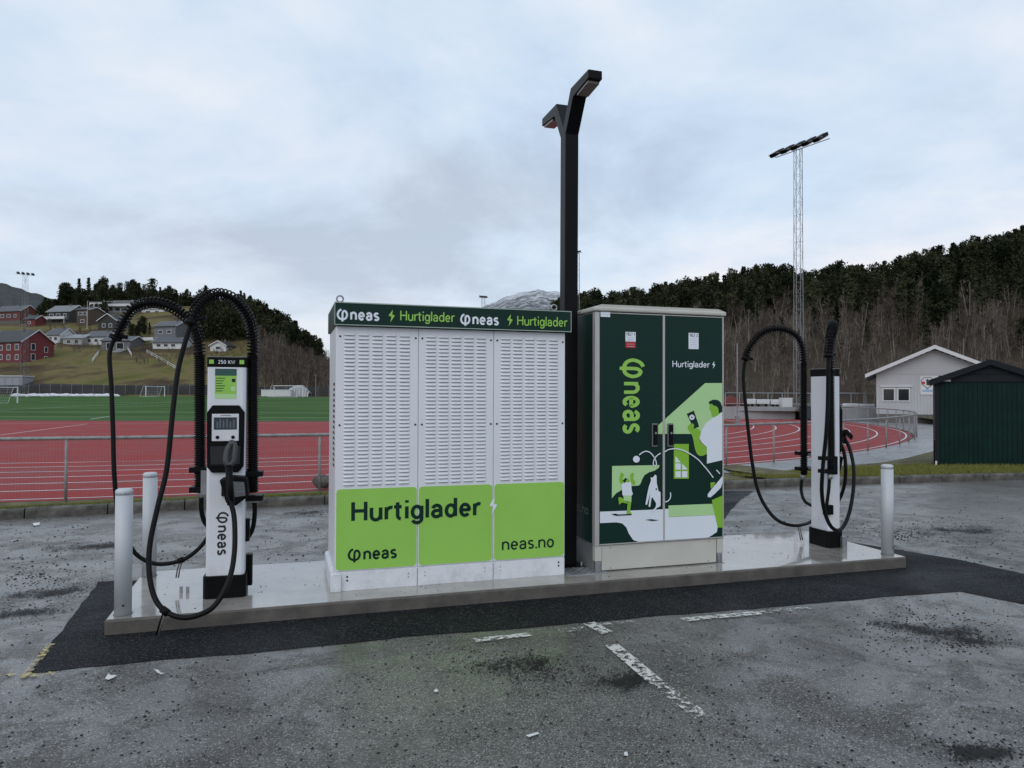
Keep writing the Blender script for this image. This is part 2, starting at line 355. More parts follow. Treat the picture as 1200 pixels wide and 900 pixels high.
def lettering(name, s, m, parent, org, ux, uz, height, w=.15, width=None, logo=False, off=(0, -1, 0), lift=.003):
    """org: local baseline start; ux: text direction; uz: up direction; height: cap height in metres"""
    st, tw = word(s, w, logo); sx = (width/tw) if width else height
    ux = Vector(ux); uz = Vector(uz); o = Vector(org); of = Vector(off); mb = MB()
    strokes_to_mb(mb, st, w, lambda a, b, d: o+ux*a*sx+uz*(b*height)+of*(lift+d), .00012)
    return mb.build(name, m, parent)

# ------------------------------------------------------------------ frames
ANG = R_(17.274); PO = Vector((-2.8733, 5.1448, .11))
uV = Vector((math.cos(ANG), math.sin(ANG), 0)); vV = Vector((-math.sin(ANG), math.cos(ANG), 0))
def PF(x, y, z=0): return PO + uV*x + vV*y + Vector((0, 0, z))
def PFL(P):
    d = P-PO; return Vector((d.dot(uV), d.dot(vV), d.z))
def onv(px, py, vv):      # pixel -> plinth-frame point on the vertical plane y = vv
    d = ray(px, py); t = (PO+vV*vv-Vector((0, 0, CH))).dot(vV)/d.dot(vV); return PFL(Vector((0, 0, CH))+d*t)

# ================================================================== GROUND
def sheet(name, poly, z, m, kind='structure', parent=None, zf=None):
    bm = bmesh.new(); vs = [bm.verts.new((p[0], p[1], zf(p[0], p[1]) if zf else z)) for p in poly]
    es = [bm.edges.new((vs[i], vs[(i+1) % len(vs)])) for i in range(len(vs))]
    bmesh.ops.triangle_fill(bm, edges=es, use_beauty=True, normal=(0, 0, 1))
    for f in bm.faces:
        f.normal_update()
        if f.normal.z < 0: f.normal_flip()
    me = bpy.data.meshes.new(name); bm.to_mesh(me); bm.free(); me.materials.append(m)
    o = link(name, me, parent)
    if kind and not parent: o['kind'] = kind
    return o
KERB = [(-30, -1.5), (-17, 5.0), (-6.48, 10.02), (-4.83, 10.70), (-2.82, 11.33), (4.44, 13.50), (6.6, 14.10), (9.46, 14.75), (14, 15.7), (24, 17.6), (40, 20)]
sheet('ground', [(-6000, -3000), (6000, -3000), (6000, 9000), (-6000, 9000)], -.45, M_ground)
sheet('parking_lot', KERB+[(40, -30), (-30, -30)], 0, M_lot)
lot = bpy.data.objects['parking_lot']
def zt(x, y): return -.1+max(0, y-60)*.0132          # sports ground falls level, then climbs gently to its far end
TC = (-19.7, 53.9); TR = 43.05
# ---- running track
def ring_pts(r, a0, a1, n): return [(TC[0]+r*math.cos(R_(a0+(a1-a0)*i/n)), TC[1]+r*math.sin(R_(a0+(a1-a0)*i/n))) for i in range(n+1)]
def track_path(r, y1=150, n=90):     # stadium outline: left straight, near bend, right straight
    c = math.cos(R_(225)); px_, py_ = TC[0]+r*c, TC[1]+r*c
    return [(px_+c*L, py_-c*L) for L in (110, 70, 30)]+ring_pts(r, 225, 360, n)+[(TC[0]+r, 75), (TC[0]+r, 100), (TC[0]+r, y1)]
def band(name, r0, r1, z, m, parent=None, y1=150):
    a = track_path(r0, y1); b = track_path(r1, y1); n = len(a)
    vs = [(x, y, zt(x, y)+z) for x, y in a]+[(x, y, zt(x, y)+z) for x, y in b]
    return MB().add(vs, [(i, i+1, n+i+1, n+i) for i in range(n-1)]).build(name, m, parent)
band('running_track', TR-9.0, TR+.25, 0, M_track)['kind'] = 'structure'
trk = bpy.data.objects['running_track']
for k in range(7):
    band('lane_line', TR-1.22*k-.03, TR-1.22*k+.03, .004, M_line, trk)
_c = math.cos(R_(225))*(TR-8.9)
dz_poly = [(TC[0]+_c-26, TC[1]+_c+26)]+ring_pts(TR-8.9, 225, 360, 60)+[(TC[0]+TR-8.9, 58), (TC[0]-40, 58)]
sheet('track_infield', dz_poly, 0, M_track, zf=lambda x, y: zt(x, y)+.002)
inf = bpy.data.objects['track_infield']
def gline(p, q, w, m, parent, name='painted_line', zf=None, h=.006):
    p = Vector((p[0], p[1], 0)); q = Vector((q[0], q[1], 0)); t = (q-p).normalized(); n = Vector((-t.y, t.x, 0))*w/2
    vs = []
    k = max(2, int((q-p).length/8)+1)
    for i in range(k):
        c = p.lerp(q, i/(k-1))
        for s in (-1, 1):
            e2 = c+n*s; vs.append((e2.x, e2.y, (zf(e2.x, e2.y) if zf else 0)+h))
    return MB().add(vs, [(2*i, 2*i+1, 2*i+3, 2*i+2) for i in range(k-1)]).build(name, m, parent)
gline(gz(0, 510, -.1), gz(102, 497, -.1), .07, M_line, inf, zf=zt)
gline(gz(-40, 496.2, -.1), gz(388, 495.6, -.1), .08, M_line, inf, zf=zt)
# ---- football field: near end line to far end
FX0, FX1, FY0, FY1 = -54, 15, 48.2, 158
fz = lambda x, y: zt(x, y)+.012
gv_ = []; ny = 24
for i in range(ny+1):
    y = FY0+(FY1-FY0)*i/ny
    gv_ += [(max(-112, -58-(y-48)*1.1), y, fz(0, y)), (FX1, y, fz(0, y))]
MB().add(gv_, [(2*i, 2*i+1, 2*i+3, 2*i+2) for i in range(ny)]).build('football_field', M_turf)['kind'] = 'structure'
ff = bpy.data.objects['football_field']
fzl = lambda x, y: zt(x, y)+.014
fzl = lambda x, y: zt(x, y)+.017
for y in (49.0, 56, 67, 85, 103, 140, 151): gline((-57 if y < 55 else -66, y), (11, y), .12, M_line, ff, zf=fzl)
M_turf2 = mat('artificial turf paler', (.054, .117, .028), .85, var=.25, scale=.12, bump=.3, bscale=40, spec=.05)
for k in range(9):
    ya = 52+k*12; yb = ya+6; xa = max(-111, -57-(ya-48)*1.1)
    MB().add([(xa, ya, zt(0, ya)+.013), (FX1-.5, ya, zt(0, ya)+.013), (FX1-.5, yb, zt(0, yb)+.013), (xa, yb, zt(0, yb)+.013)], [(0, 1, 2, 3)]).build('turf_stripe', M_turf2, ff)
fzl = lambda x, y: zt(x, y)+.017
for x in (-50, 11): gline((x, 50.5), (x, 155), .10, M_line, ff, zf=fzl)
p0 = gz(106, 491.6, -.1); p1 = gz(128, 487, -.02)
gline(p0, p1, .1, M_line, ff, zf=fzl)
# far surround behind the field
sheet('far_surround', [(-150, 150), (-113, 150), (-113, 157.9), (40, 157.9), (40, 178), (-150, 178)], 0, M_track, zf=lambda x, y: zt(x, y)-.05)

# ---- path outside the bend, and verge between kerb and track
def kerb_y(x):
    for (a, b), (c, d) in zip(KERB, KERB[1:]):
        if a <= x <= c: return b+(d-b)*(x-a)/(c-a)
    return KERB[-1][1]
def track_y(x, r): return TC[1]-math.sqrt(max(0, r*r-(x-TC[0])**2))
def zv(x, y):
    k = kerb_y(x); s = min(1, max(0, (y-k)/2.2)); return .12-.22*s
xs = np.linspace(-30, 5.2, 60); VV = []; FFc = []
for x in xs:
    y0 = kerb_y(x)+.12; y1 = max(y0+.3, track_y(x, TR+.22))
    for j in range(5):
        y = y0+(y1-y0)*j/4; VV.append((x, y, zv(x, y)+(0 if j < 4 else -.004)))
MB().add(VV, [(i*5+j, (i+1)*5+j, (i+1)*5+j+1, i*5+j+1) for i in range(59) for j in range(4)]).build('verge', M_verge)['kind'] = 'structure'
# the right-hand part: grass bank then wet path
PATHP = [gz(905, 553, -.05), gz(930, 549.5, -.05), gz(985, 544.5, -.05), gz(1030, 541.5, -.05), gz(1062, 536, -.05), gz(1085, 530, -.05), gz(1110, 524, -.05)]
pp = [(p.x, p.y) for p in PATHP]
inner = [(TC[0]+(TR+.3)*math.cos(R_(a)), TC[1]+(TR+.3)*math.sin(R_(a))) for a in np.linspace(-58, 0, 40)]
outer_far = [(17.5, 24.0), (20.0, 28.5), (23.0, 34), (26.4, 42), (27.2, 48), (27.0, 60)]
sheet('footpath', inner+[(23.6, 60)]+outer_far[::-1]+pp[::-1], 0, M_path, zf=lambda x, y: -.085)
def zbank(x, y, y0, y1):
    s = min(1, max(0, (y-y0)/max(.3, y1-y0))); return .12-.20*s*s*(3-2*s)
VV = []; xs = np.linspace(5.15, 40, 50)
for x in xs:
    y0 = kerb_y(x)+.12
    y1 = y0+11 if x > pp[-1][0] else (np.interp(x, [q[0] for q in pp], [q[1] for q in pp])+.05 if x > pp[0][0] else track_y(x, TR+.25))
    for j in range(6):
        y = y0+(y1-y0)*(j/5)**1.5; VV.append((x, y, zbank(x, y, y0, y1)))
MB().add(VV, [(i*6+j, (i+1)*6+j, (i+1)*6+j+1, i*6+j+1) for i in range(49) for j in range(5)]).build('grass_bank', M_verge)['kind'] = 'structure'
sheet('far_lawn', [(22, 30), (60, 30), (60, 95), (27.5, 95), (27.2, 48), (26.4, 42), (23.2, 34)], 0, M_verge, zf=lambda x, y: -.07+min(.40, max(0, y-36)*.03))
# ---- kerb of separate stones
kerb = empty('kerb', (0, 0, 0)); kerb['kind'] = 'structure'
kl = [Vector((x, y, 0)) for x, y in KERB]
seglen = [(kl[i+1]-kl[i]).length for i in range(len(kl)-1)]
def kat(s):
    for i, L in enumerate(seglen):
        if s <= L: return kl[i].lerp(kl[i+1], s/L), (kl[i+1]-kl[i]).normalized()
        s -= L
    return kl[-1], (kl[-1]-kl[-2]).normalized()
variants = []
for k in range(4):
    mb = MB(); L = .985; n = 5
    pr = [(0, -.12), (.012, .10), (.03, .13), (.15, .135), (.15, -.12)]
    vs = []
    for i in range(n):
        for (yy, zz) in pr:
            vs.append((L*i/(n-1), yy+random.uniform(-.006, .006), zz+random.uniform(-.006, .006)))
    q = len(pr)
    fs = [(i*q+j, (i+1)*q+j, (i+1)*q+(j+1) % q, i*q+(j+1) % q) for i in range(n-1) for j in range(q)]
    fs += [tuple(range(q)), tuple((n-1)*q+j for j in range(q-1, -1, -1))]
    variants.append(MB().add(vs, fs).mesh('kerb_stone', M_kerb))
s = 12.0; tot = sum(seglen)
while s < tot-14:
    p, t = kat(s); q, _ = kat(s+1.0); t = (q-p).normalized()
    o = link('kerb_stone', random.choice(variants), kerb); o.location = p+Vector((0, 0, random.uniform(-.008, .008))); o.rotation_euler = (0, 0, math.atan2(t.y, t.x)); s += 1.0
# ---- fresh asphalt round the plinth, trench to the kerb
def gp(px, py): 
    p = gz(px, py, 0); return (p.x, p.y)
def wob(poly, amp=.012, step=.12):
    out = []
    for i in range(len(poly)):
        a = Vector((*poly[i], 0)); b = Vector((*poly[(i+1) % len(poly)], 0)); n = max(1, int((b-a).length/step))
        for k in range(n):
            c = a.lerp(b, k/n); out.append((c.x+random.uniform(-amp, amp), c.y+random.uniform(-amp, amp)))
    return out
pl = [gp(35, 789), gp(150, 777.5), gp(300, 765), gp(450, 749), gp(600, 737.3), gp(750, 724), gp(900, 712), gp(1050, 699), gp(1125, 693.5), gp(1200, 708), (5.6, 6.0), (7.6, 6.4), gp(1200, 673), gp(1133, 658), gp(1062, 646)]
bk = [PF(7.3, 1.75), PF(5.9, 1.7), PF(-.15, 1.62)]
pl += [(p.x, p.y) for p in bk]+[gp(116, 682)]
sheet('asphalt_patch', wob(pl), .004, M_patch)
tr_ = [gp(864, 589), gp(883, 575.5), (3.0, 13.0), (2.2, 12.4), (PF(5.6, 1.72).x, PF(5.6, 1.72).y), (PF(5.95, 1.72).x, PF(5.95, 1.72).y)]
sheet('asphalt_patch', wob([tr_[i] for i in (5, 0, 1, 2, 3, 4)]), .0045, M_patch)
# ---- worn paint on the lot
M_pw = paint_mat('worn white paint', (.62, .61, .56), .475, 22); M_pw2 = paint_mat('very worn white paint', (.6, .59, .55), .54, 24)
M_py = paint_mat('worn yellow paint', (.50, .40, .17), .515, 22)
def mark(pa, pb, w, m, z=.009):
    a = gz(*pa, 0); b = gz(*pb, 0); return gline(a, b, w, m, lot, 'painted_line', h=z)
mark((800, 727.5), (890, 719), .085, M_pw); mark((886, 719), (948, 713), .07, M_pw2)
mark((717, 757), (768, 800), .10, M_pw); mark((764, 797), (824, 842), .10, M_pw2)
mark((690, 731), (712, 743), .10, M_pw); mark((655, 741), (690, 736.5), .07, M_pw2); mark((556, 751.5), (622, 744.5), .075, M_pw)
mark((700, 733), (745, 729), .05, M_pw2)
mark((24, 800), (60, 756), .045, M_py, .0095); mark((-5, 792), (62, 793), .045, M_py, .0105); mark((52, 796), (62, 789), .05, M_py, .0115)
def splat(pts, z=.01, m=None):
    q = [gz(*p, 0) for p in pts]; sheet('paint_splash', [(p.x, p.y) for p in q], z, m or M_pwhite, parent=lot)
M_pwhite = mat('white splash', (.66, .66, .64), .6, var=.1)
splat([(123, 797), (127, 791), (130, 793), (137, 793), (133, 796), (127, 798.5)]); splat([(181, 786), (186, 787), (188, 790), (193, 790.5), (189, 792), (184, 790)])
splat([(616, 864), (630, 860), (632, 862), (620, 866)]); splat([(731, 884), (735, 883), (736, 888), (732, 888)]); splat([(508, 811), (512, 809), (514, 812), (510, 813)])
splat([(38, 614), (47, 613), (46, 616), (40, 617)])

def blotch_mat():
    m, t, p = new_mat('ground-in black crumb'); n = t.nodes; l = t.links
    p.inputs['Base Color'].default_value = (.016, .015, .014, 1); p.inputs['Roughness'].default_value = .7; p.inputs['Specular IOR Level'].default_value = .2
    co = n.new('ShaderNodeTexCoord'); z = n.new('ShaderNodeTexNoise'); z.inputs['Scale'].default_value = 48; z.inputs['Detail'].default_value = 8; z.inputs['Roughness'].default_value = .8
    g = n.new('ShaderNodeNewGeometry'); l.new(g.outputs['Position'], z.inputs['Vector'])
    ln = n.new('ShaderNodeVectorMath'); ln.operation = 'LENGTH'; l.new(co.outputs['Object'], ln.inputs[0])
    z2 = n.new('ShaderNodeTexNoise'); z2.inputs['Scale'].default_value = 3.2; z2.inputs['Detail'].default_value = 5; l.new(g.outputs['Position'], z2.inputs['Vector'])
    a = n.new('ShaderNodeMath'); a.operation = 'MULTIPLY_ADD'; l.new(ln.outputs['Value'], a.inputs[0]); a.inputs[1].default_value = -.30; l.new(z.outputs['Fac'], a.inputs[2])
    b = n.new('ShaderNodeMath'); b.operation = 'MULTIPLY_ADD'; l.new(z2.outputs['Fac'], b.inputs[0]); b.inputs[1].default_value = .5; l.new(a.outputs[0], b.inputs[2])
    r = n.new('ShaderNodeMapRange'); r.inputs[1].default_value = .655; r.inputs[2].default_value = .715; r.inputs[4].default_value = .92; l.new(b.outputs[0], r.inputs[0]); l.new(r.outputs[0], p.inputs['Alpha']); return m
M_blot = blotch_mat()
def blotch(px, py, rx, ry, rz=0, k=0):
    p = gz(px, py, 0); n = 24
    o = MB().add([(math.cos(6.2832*i/n), math.sin(6.2832*i/n), 0) for i in range(n)], [tuple(range(n))]).build('dirt_patch', M_blot, lot)
    o.location = (p.x, p.y, .0062+k*.0004); o.scale = (rx, ry, 1); o.rotation_euler = (0, 0, rz)
for k, q in enumerate(((600, 782, .85, .35, .25), (720, 800, .6, .28, .1), (1085, 738, .85, .30, -.3), (1140, 752, .5, .2, -.2), (1150, 882, .55, .2, .2), (70, 692, .9, .35, .3), (25, 720, .6, .3, .2), (1120, 622, 1.3, .5, .2), (365, 601, .7, .35, .3), (120, 640, 1.3, .4, .3))): blotch(*q, k)
# ---- loose grit and lumps on the lot (uncountable: one mesh)
base = np.array([(1, 0, -.3), (-.5, .87, -.3), (-.5, -.87, -.3), (.1, .1, .8), (.3, .8, .2), (.5, -.7, .3)]); bf = np.array([(0, 4, 3), (4, 1, 3), (1, 2, 3), (2, 5, 3), (5, 0, 3), (0, 1, 4), (0, 5, 2), (0, 2, 1)])
def grit(name, pts, sizes, m, label, tone=None):
    V = []; Fm = []
    for (x, y, z), sz in zip(pts, sizes):
        a = rng.uniform(0, 6.28); c, s2 = math.cos(a), math.sin(a); q = base*rng.uniform(.6, 1.2, (6, 3))*sz*np.array([1, 1, .7])
        q = np.stack([q[:, 0]*c-q[:, 1]*s2+x, q[:, 0]*s2+q[:, 1]*c+y, q[:, 2]+z+sz*.18], 1)
        Fm.append(bf+len(V)*6); V.append(q)
    o = link(name, tri_mesh(name, np.concatenate(V), np.concatenate(Fm), m)); return tag(o, label, 'gravel', kind='stuff')
pts = []; szs = []
clusters = [((600, 775), (95, 14), 330, .010), ((640, 790), (60, 10), 200, .010), ((1080, 735), (75, 20), 420, .012), ((1130, 750), (35, 9), 160, .014), ((1150, 880), (55, 14), 330, .010), ((70, 690), (60, 14), 330, .010),
            ((40, 678), (45, 7), 150, .013), ((20, 715), (40, 12), 150, .010), ((1120, 620), (85, 9), 330, .013), ((1060, 628), (30, 5), 120, .02), ((1000, 615), (40, 7), 110, .012), ((360, 600), (28, 5), 110, .013), ((260, 660), (40, 4), 60, .01), ((830, 770), (60, 12), 60, .008)]
for (c, sd, n, sz) in clusters:
    for _ in range(n):
        px = c[0]+rng.normal()*sd[0]*.6; py = min(899, c[1]+rng.normal()*sd[1]*.75)
        p = gz(px, py, 0); pts.append((p.x, p.y, 0)); szs.append(sz*rng.uniform(.3, 1.0)**1.3)
for _ in range(3600):
    px = rng.uniform(-30, 1230); py = rng.uniform(592, 915) if rng.random() < .75 else rng.uniform(585, 660)
    p = gz(px, py, 0)
    if p.y > kerb_y(p.x)-.05: continue
    L_ = PFL(p)
    if -.02 < L_.x < 7.16 and -.02 < L_.y < 1.5: continue
    pts.append((p.x, p.y, 0)); szs.append(.010*rng.uniform(.25, 1)**2+.0018)
for _ in range(2600):
    px = rng.uniform(-20, 1220); py = rng.uniform(574, 690); p = gz(px, py, 0); L_ = PFL(p)
    if p.y > kerb_y(p.x)-.1 or (-.1 < L_.x < 7.3 and -.3 < L_.y < 1.6): continue
    if math.sin(p.x*1.7+p.y*.6)+math.sin(p.x*.5-p.y*2.1+1) < -.5: continue
    pts.append((p.x, p.y, 0)); szs.append(.016*rng.uniform(.25, 1)**2+.003)
grit('loose_grit', pts, szs, mat('black grit', (.018, .017, .017), .75, var=.4, scale=30), 'black crumbs of loose asphalt strewn over the wet car park')
pts = [(PF(rng.uniform(.1, 7), rng.uniform(.05, 1.42)), rng.uniform(.003, .009)) for _ in range(150)]
grit('plinth_grit', [(p.x, p.y, .111) for p, _ in pts], [s_ for _, s_ in pts], MATS['black grit'], 'few black crumbs lying on the wet concrete plinth')

# ---- grass blades on the verge (one mesh)
def blades(name, P, h0, h1, label):
    n = len(P); P = np.array(P); a = rng.uniform(0, 6.28, n); h = rng.uniform(h0, h1, n); w = rng.uniform(.004, .011, n)
    d = np.stack([np.cos(a), np.sin(a), 0*a], 1); ln = rng.normal(0, .45, (n, 2))*h[:, None]
    tip = P+np.concatenate([ln, h[:, None]], 1)
    V = np.stack([P-d*w[:, None], P+d*w[:, None], tip], 1).reshape(-1, 3)
    o = link(name, tri_mesh(name, V, np.arange(3*n).reshape(-1, 3), M_grassb, tone=rng.beta(2, 2, n))); tag(o, label, 'grass', kind='stuff')
P = []
for _ in range(60000):
    x = rng.uniform(-13, 5.1); y = kerb_y(x)+.13+abs(rng.normal())*.38
    if y < track_y(x, TR+.35) and math.sin(x*2.1+1)+math.sin(x*.9)*1.2 > -1.7 and not (x > 2.0 and rng.random() < .75): P.append((x, y, zv(x, y)-.01))
blades('verge_grass', P, .02, .085, 'short yellowed grass along the kerb before the running track')
P = []
for _ in range(60000):
    x = rng.uniform(5.0, 17); y0 = kerb_y(x)+.13; y = y0+rng.uniform(0, 1)**1.3*3.6
    lim = np.interp(x, [q[0] for q in pp], [q[1] for q in pp]) if x < pp[-1][0] else y0+11
    if y > lim-.05: continue
    z = zbank(x, y, y0, lim)
    P.append((x, y, z-.01))
blades('bank_grass', P, .02, .09, 'mossy green winter grass on the bank before the dark green shed')
exec_after = []
# ================================================================== CONCRETE PLINTH
pr = empty('concrete_plinth', PF(0, 0, 0), ANG); tag(pr, 'long low wet concrete plinth carrying the charging equipment', 'plinth')
mb = MB(); mb.cur = 1
nx, nyy = 60, 3
mb.box(0, 7.14, 0, 1.47, -.14, -.002)
o = mb.build('slab', [M_conc, M_concs], pr, bevel=.014)
mb = MB().box(.012, 7.128, .012, 1.458, -.03, .001); mb.build('top_surface', M_conc, pr)
# lifting anchors left in the slab
for (x, y) in ((.42, .62), (.47, .6)):
    MB().box(x-.012, x+.012, y-.006, y+.006, .001, .05).build('lifting_anchor', M_galv, pr)
# tread plate between the cabinets
tp = empty('tread_plate', PF(0, 0, .001), ANG); tag(tp, 'small metal tread plate between the white and green cabinets', 'metal plate')
MB().box(3.61, 3.99, .24, 1.25, 0, .006).build('sheet', M_galv, tp)
mb = MB()
for i in range(9):
    for j in range(22):
        x = 3.635+i*.042; y = .262+j*.044; a = R_(45 if (i+j) % 2 else -45); c, s2 = math.cos(a), math.sin(a)
        q = [(-.015, 0), (0, -.005), (.015, 0), (0, .005)]
        mb.prism([(x+u*c-v*s2, y+u*s2+v*c) for u, v in q], .006, .009, lambda a, b, w: (a, b, w))
o = mb.build('raised_pattern', M_galv, tp); o['kind'] = 'stuff'

# ================================================================== BOLLARDS
def bollard(loc, label):
    t = empty('bollard', loc, ANG); tag(t, label, 'bollard', 'grey steel bollards on the plinth')
    r = .058
    mb = MB(); mb.smooth = True; mb.lathe([(r, .004), (r, .87)], 28); mb.build('post', M_boll, t)
    mb = MB(); mb.smooth = True; mb.lathe([(r+.0015, .868), (r+.0015, .893), (r-.004, .903), (r-.016, .909), (.001, .911)], 28); mb.build('cap', M_boll, t)
    mb = MB(); mb.smooth = True; mb.lathe([(r+.006, 0), (r+.006, .006), (r, .010)], 28); mb.build('base_seal', M_grey, t)
    mb = MB(); mb.tube([(.012, -r+.004, .075), (.012, -r-.002, .075)], .008, 10); mb.build('screw', M_dark, t)
    mb = MB(); mb.tube([(.02, -r+.004, .885), (.02, -r-.003, .885)], .003, 8); mb.build('cap_screw', M_dark, t)
    return t
bollard(PF(.095, .125), 'grey bollard on the plinth\'s front corner by the white charging post')
bollard(PF(.078, 1.285), 'grey bollard at the plinth\'s back corner behind the looped black cable')
bollard(PF(7.045, .145), 'lone grey bollard on the plinth end beyond the side-on charging post')

# ================================================================== WHITE POWER CABINET
wc = empty('power_cabinet', PF(1.58, .288), ANG); tag(wc, 'large white louvred cabinet with lime green band and dark green header', 'cabinet')
WX = 1.58
def wl(x): return x-WX
WD = .88; PB, PT = .165, 2.16
body = MB().box(wl(1.598), wl(3.597), .012, WD, .02, PT); body.build('body', M_white, wc, bevel=.006)
base_p = MB().box(wl(1.645), wl(3.597), .006, WD-.02, 0, .155); base_p.build('base_panel', M_white, wc, bevel=.004)
for x in (2.275, 2.935): MB().box(wl(x)-.0015, wl(x)+.0015, .0035, .007, .004, .152).build('base_joint', M_dark, wc)
sk = MB().prism([(-.014, 0), (.072, 0), (.072, .135), (.060, .150), (-.002, .150), (-.014, .138)], -.018, WD+.02, lambda x, z, y: (x, y, z)); sk.build('side_skirt', M_white, wc, bevel=.006)
seams = [1.600, 2.275, 2.932, 3.597]
# one louvre pressed out of the sheet: hood with a dark slot beneath
def louvre_mesh():
    mb = MB(); w = .0445; h = []
    prof = [(.0105, -.0005), (.006, -.0065), (-.001, -.0098), (-.0085, -.0105), (-.0095, -.0075)]
    st = [(-w, 0.05), (-w*.9, .7), (-w*.72, 1), (w*.72, 1), (w*.9, .7), (w, .05)]
    vs = [(x, y*k-.0004*(1-k), z if i else z) for x, k in st for i, (z, y) in enumerate(prof)]
    q = len(prof); mb.smooth = True
    mb.add(vs, [(i*q+j, (i+1)*q+j, (i+1)*q+j+1, i*q+j+1) for i in range(len(st)-1) for j in range(q-1)])
    mb.smooth = False; mb.cur = 1
    mb.add([(-w*.88, -.0008, -.0125), (w*.88, -.0008, -.0125), (w*.88, -.0008, -.006), (-w*.9, -.0008, -.006)], [(0, 1, 2, 3)])
    return mb
LV = louvre_mesh(); LVm = LV.mesh('louvre', [M_white, M_dark])
rows = 40; zt0, zb0 = 2.092, .868
nl = 0
for k in range(3):
    x0, x1 = wl(seams[k])+.003, wl(seams[k+1])-.003; W_ = x1-x0
    root = MB().box(x0, x1, 0, .0115, PB, PT-.003).build('front_panel', M_white, wc, bevel=.003)
    rest = MB()
    for j in range(5):
        cx = x0+W_*(.112+.088/2*0+.168*j)+.03
        for i in range(rows):
            z = zt0+(zb0-zt0)*i/(rows-1)
            if nl < 300:
                o = link('louvre', LVm, root); o.location = (cx, 0, z); nl += 1
            else:
                b0 = len(rest.v); rest.v += [(x+cx, y, zz+z) for x, y, zz in LV.v]; rest.f += [tuple(b0+q for q in f) for f in LV.f]; rest.m += LV.m; rest.sm += LV.sm
    if rest.v:
        o = rest.build('louvres', [M_white, M_dark], root); o['kind'] = 'stuff'
    for sx in ((x0+.028), (x1-.022)):
        for z in (2.075, 1.35):
            mb = MB(); mb.tube([(sx, .002, z), (sx, -.003, z)], .0085, 12); mb.build('screw', M_dark, root)
        for z in (.33, .30): 
            mb = MB(); mb.tube([(sx, .002, z), (sx, -.0022, z)], .004, 8); mb.build('screw', M_lime, root)
    # lime sticker with rounded corners
    r = .03; gx0, gx1, gz0, gz1 = x0+.006, x1-.006, PB+.006, .829
    poly = []
    for cx_, cz_, a0 in ((gx1-r, gz1-r, 0), (gx0+r, gz1-r, 90), (gx0+r, gz0+r, 180), (gx1-r, gz0+r, 270)):
        poly += arc(cx_, cz_, r, r, a0, a0+90, 5)
    MB().prism(poly, -.0018, .001, lambda a, b, y: (a, y, b)).build('green_band', M_lime, root)
for x, zs in ((wl(1.70), (.115, .085)), (wl(3.54), (.115, .085)), (wl(2.2), (.11, .08)), (wl(2.34), (.11, .08)), (wl(2.86), (.11, .08)), (wl(3.0), (.11, .08))):
    for z in zs:
        mb = MB(); mb.tube([(x, .008, z), (x, .003, z)], .008 if abs(x-wl(1.70)) < .01 or x > wl(3.5) else .004, 10); mb.build('screw', M_dark, wc)
# header box
hd = MB().box(wl(1.583), wl(3.632), -.052, WD+.04, 2.163, 2.35).build('header', M_dgreen, wc, bevel=.004)
M_trim = mat('grey green trim', (.33, .42, .36), .4)
for z in (2.1645, 2.344): MB().box(wl(1.581), wl(3.634), -.0545, -.050, z-.003, z+.004).build('trim', M_trim, hd)
for x in (1.583, 3.630): MB().box(wl(x)-.002, wl(x)+.004, -.0548, -.050, 2.163, 2.35).build('trim', M_trim, hd)
HV = .288-.052
def hx(px): return onv(px, 372, HV).x-WX
Ydir = (0, -1, 0)
def hz(px, py): return onv(px, py, HV).z
def bolt(name, cx, cz, h, m, parent, y, sxk=1.0, off=.003):
    P = [(.16, 1.0), (-.42, .10), (-.36, -.02), (-.03, -.10), (-.20, -1.0), (.42, .02), (.36, .14), (.06, .2)]
    mb = MB(); mb.prism([(cx+u*h*.5*sxk, cz+v*h*.5) for u, v in P], y-off, y-off+.002, lambda a, b, c: (a, c, b)); return mb.build(name, m, parent)
for (xa, xb, base_px, s, m_, lg, hh, ww) in ((396, 444.5, (398, 374.0), 'neas', M_vwhite, True, .088, .195), (540.5, 584.5, (540, 379.2), 'neas', M_vwhite, True, .088, .195),
                                          (469, 532, (469, 375.2), 'Hurtiglader', M_lime, False, .078, .135), (606, 664, (606, 380.8), 'Hurtiglader', M_lime, False, .078, .135)):
    x = hx(xa); z = hz(*base_px)
    lettering('lettering', s, m_, hd, (x, -.0525, z), (1, 0, 0), (0, 0, 1), hh, ww, hx(xb)-x, lg, lift=.0015)
bolt('bolt_symbol', hx(459), hz(459, 370.3), .105, M_lime, hd, -.0525, 1.1); bolt('bolt_symbol', hx(597.5), hz(597.5, 375.2), .105, M_lime, hd, -.0525, 1.1)
for px in (399, 482, 652.5):
    x = hx(px); yy = .02 if px != 482 else .5
    mb = MB(); mb.smooth = True; mb.tube([(x+.026*math.cos(w*math.pi/9), yy, 2.352+.030+.026*math.sin(w*math.pi/9)) for w in range(19)], .007, 8)
    mb.tube([(x, yy, 2.348), (x, yy, 2.362)], .015, 10); mb.build('lifting_eye', M_galv, wc)
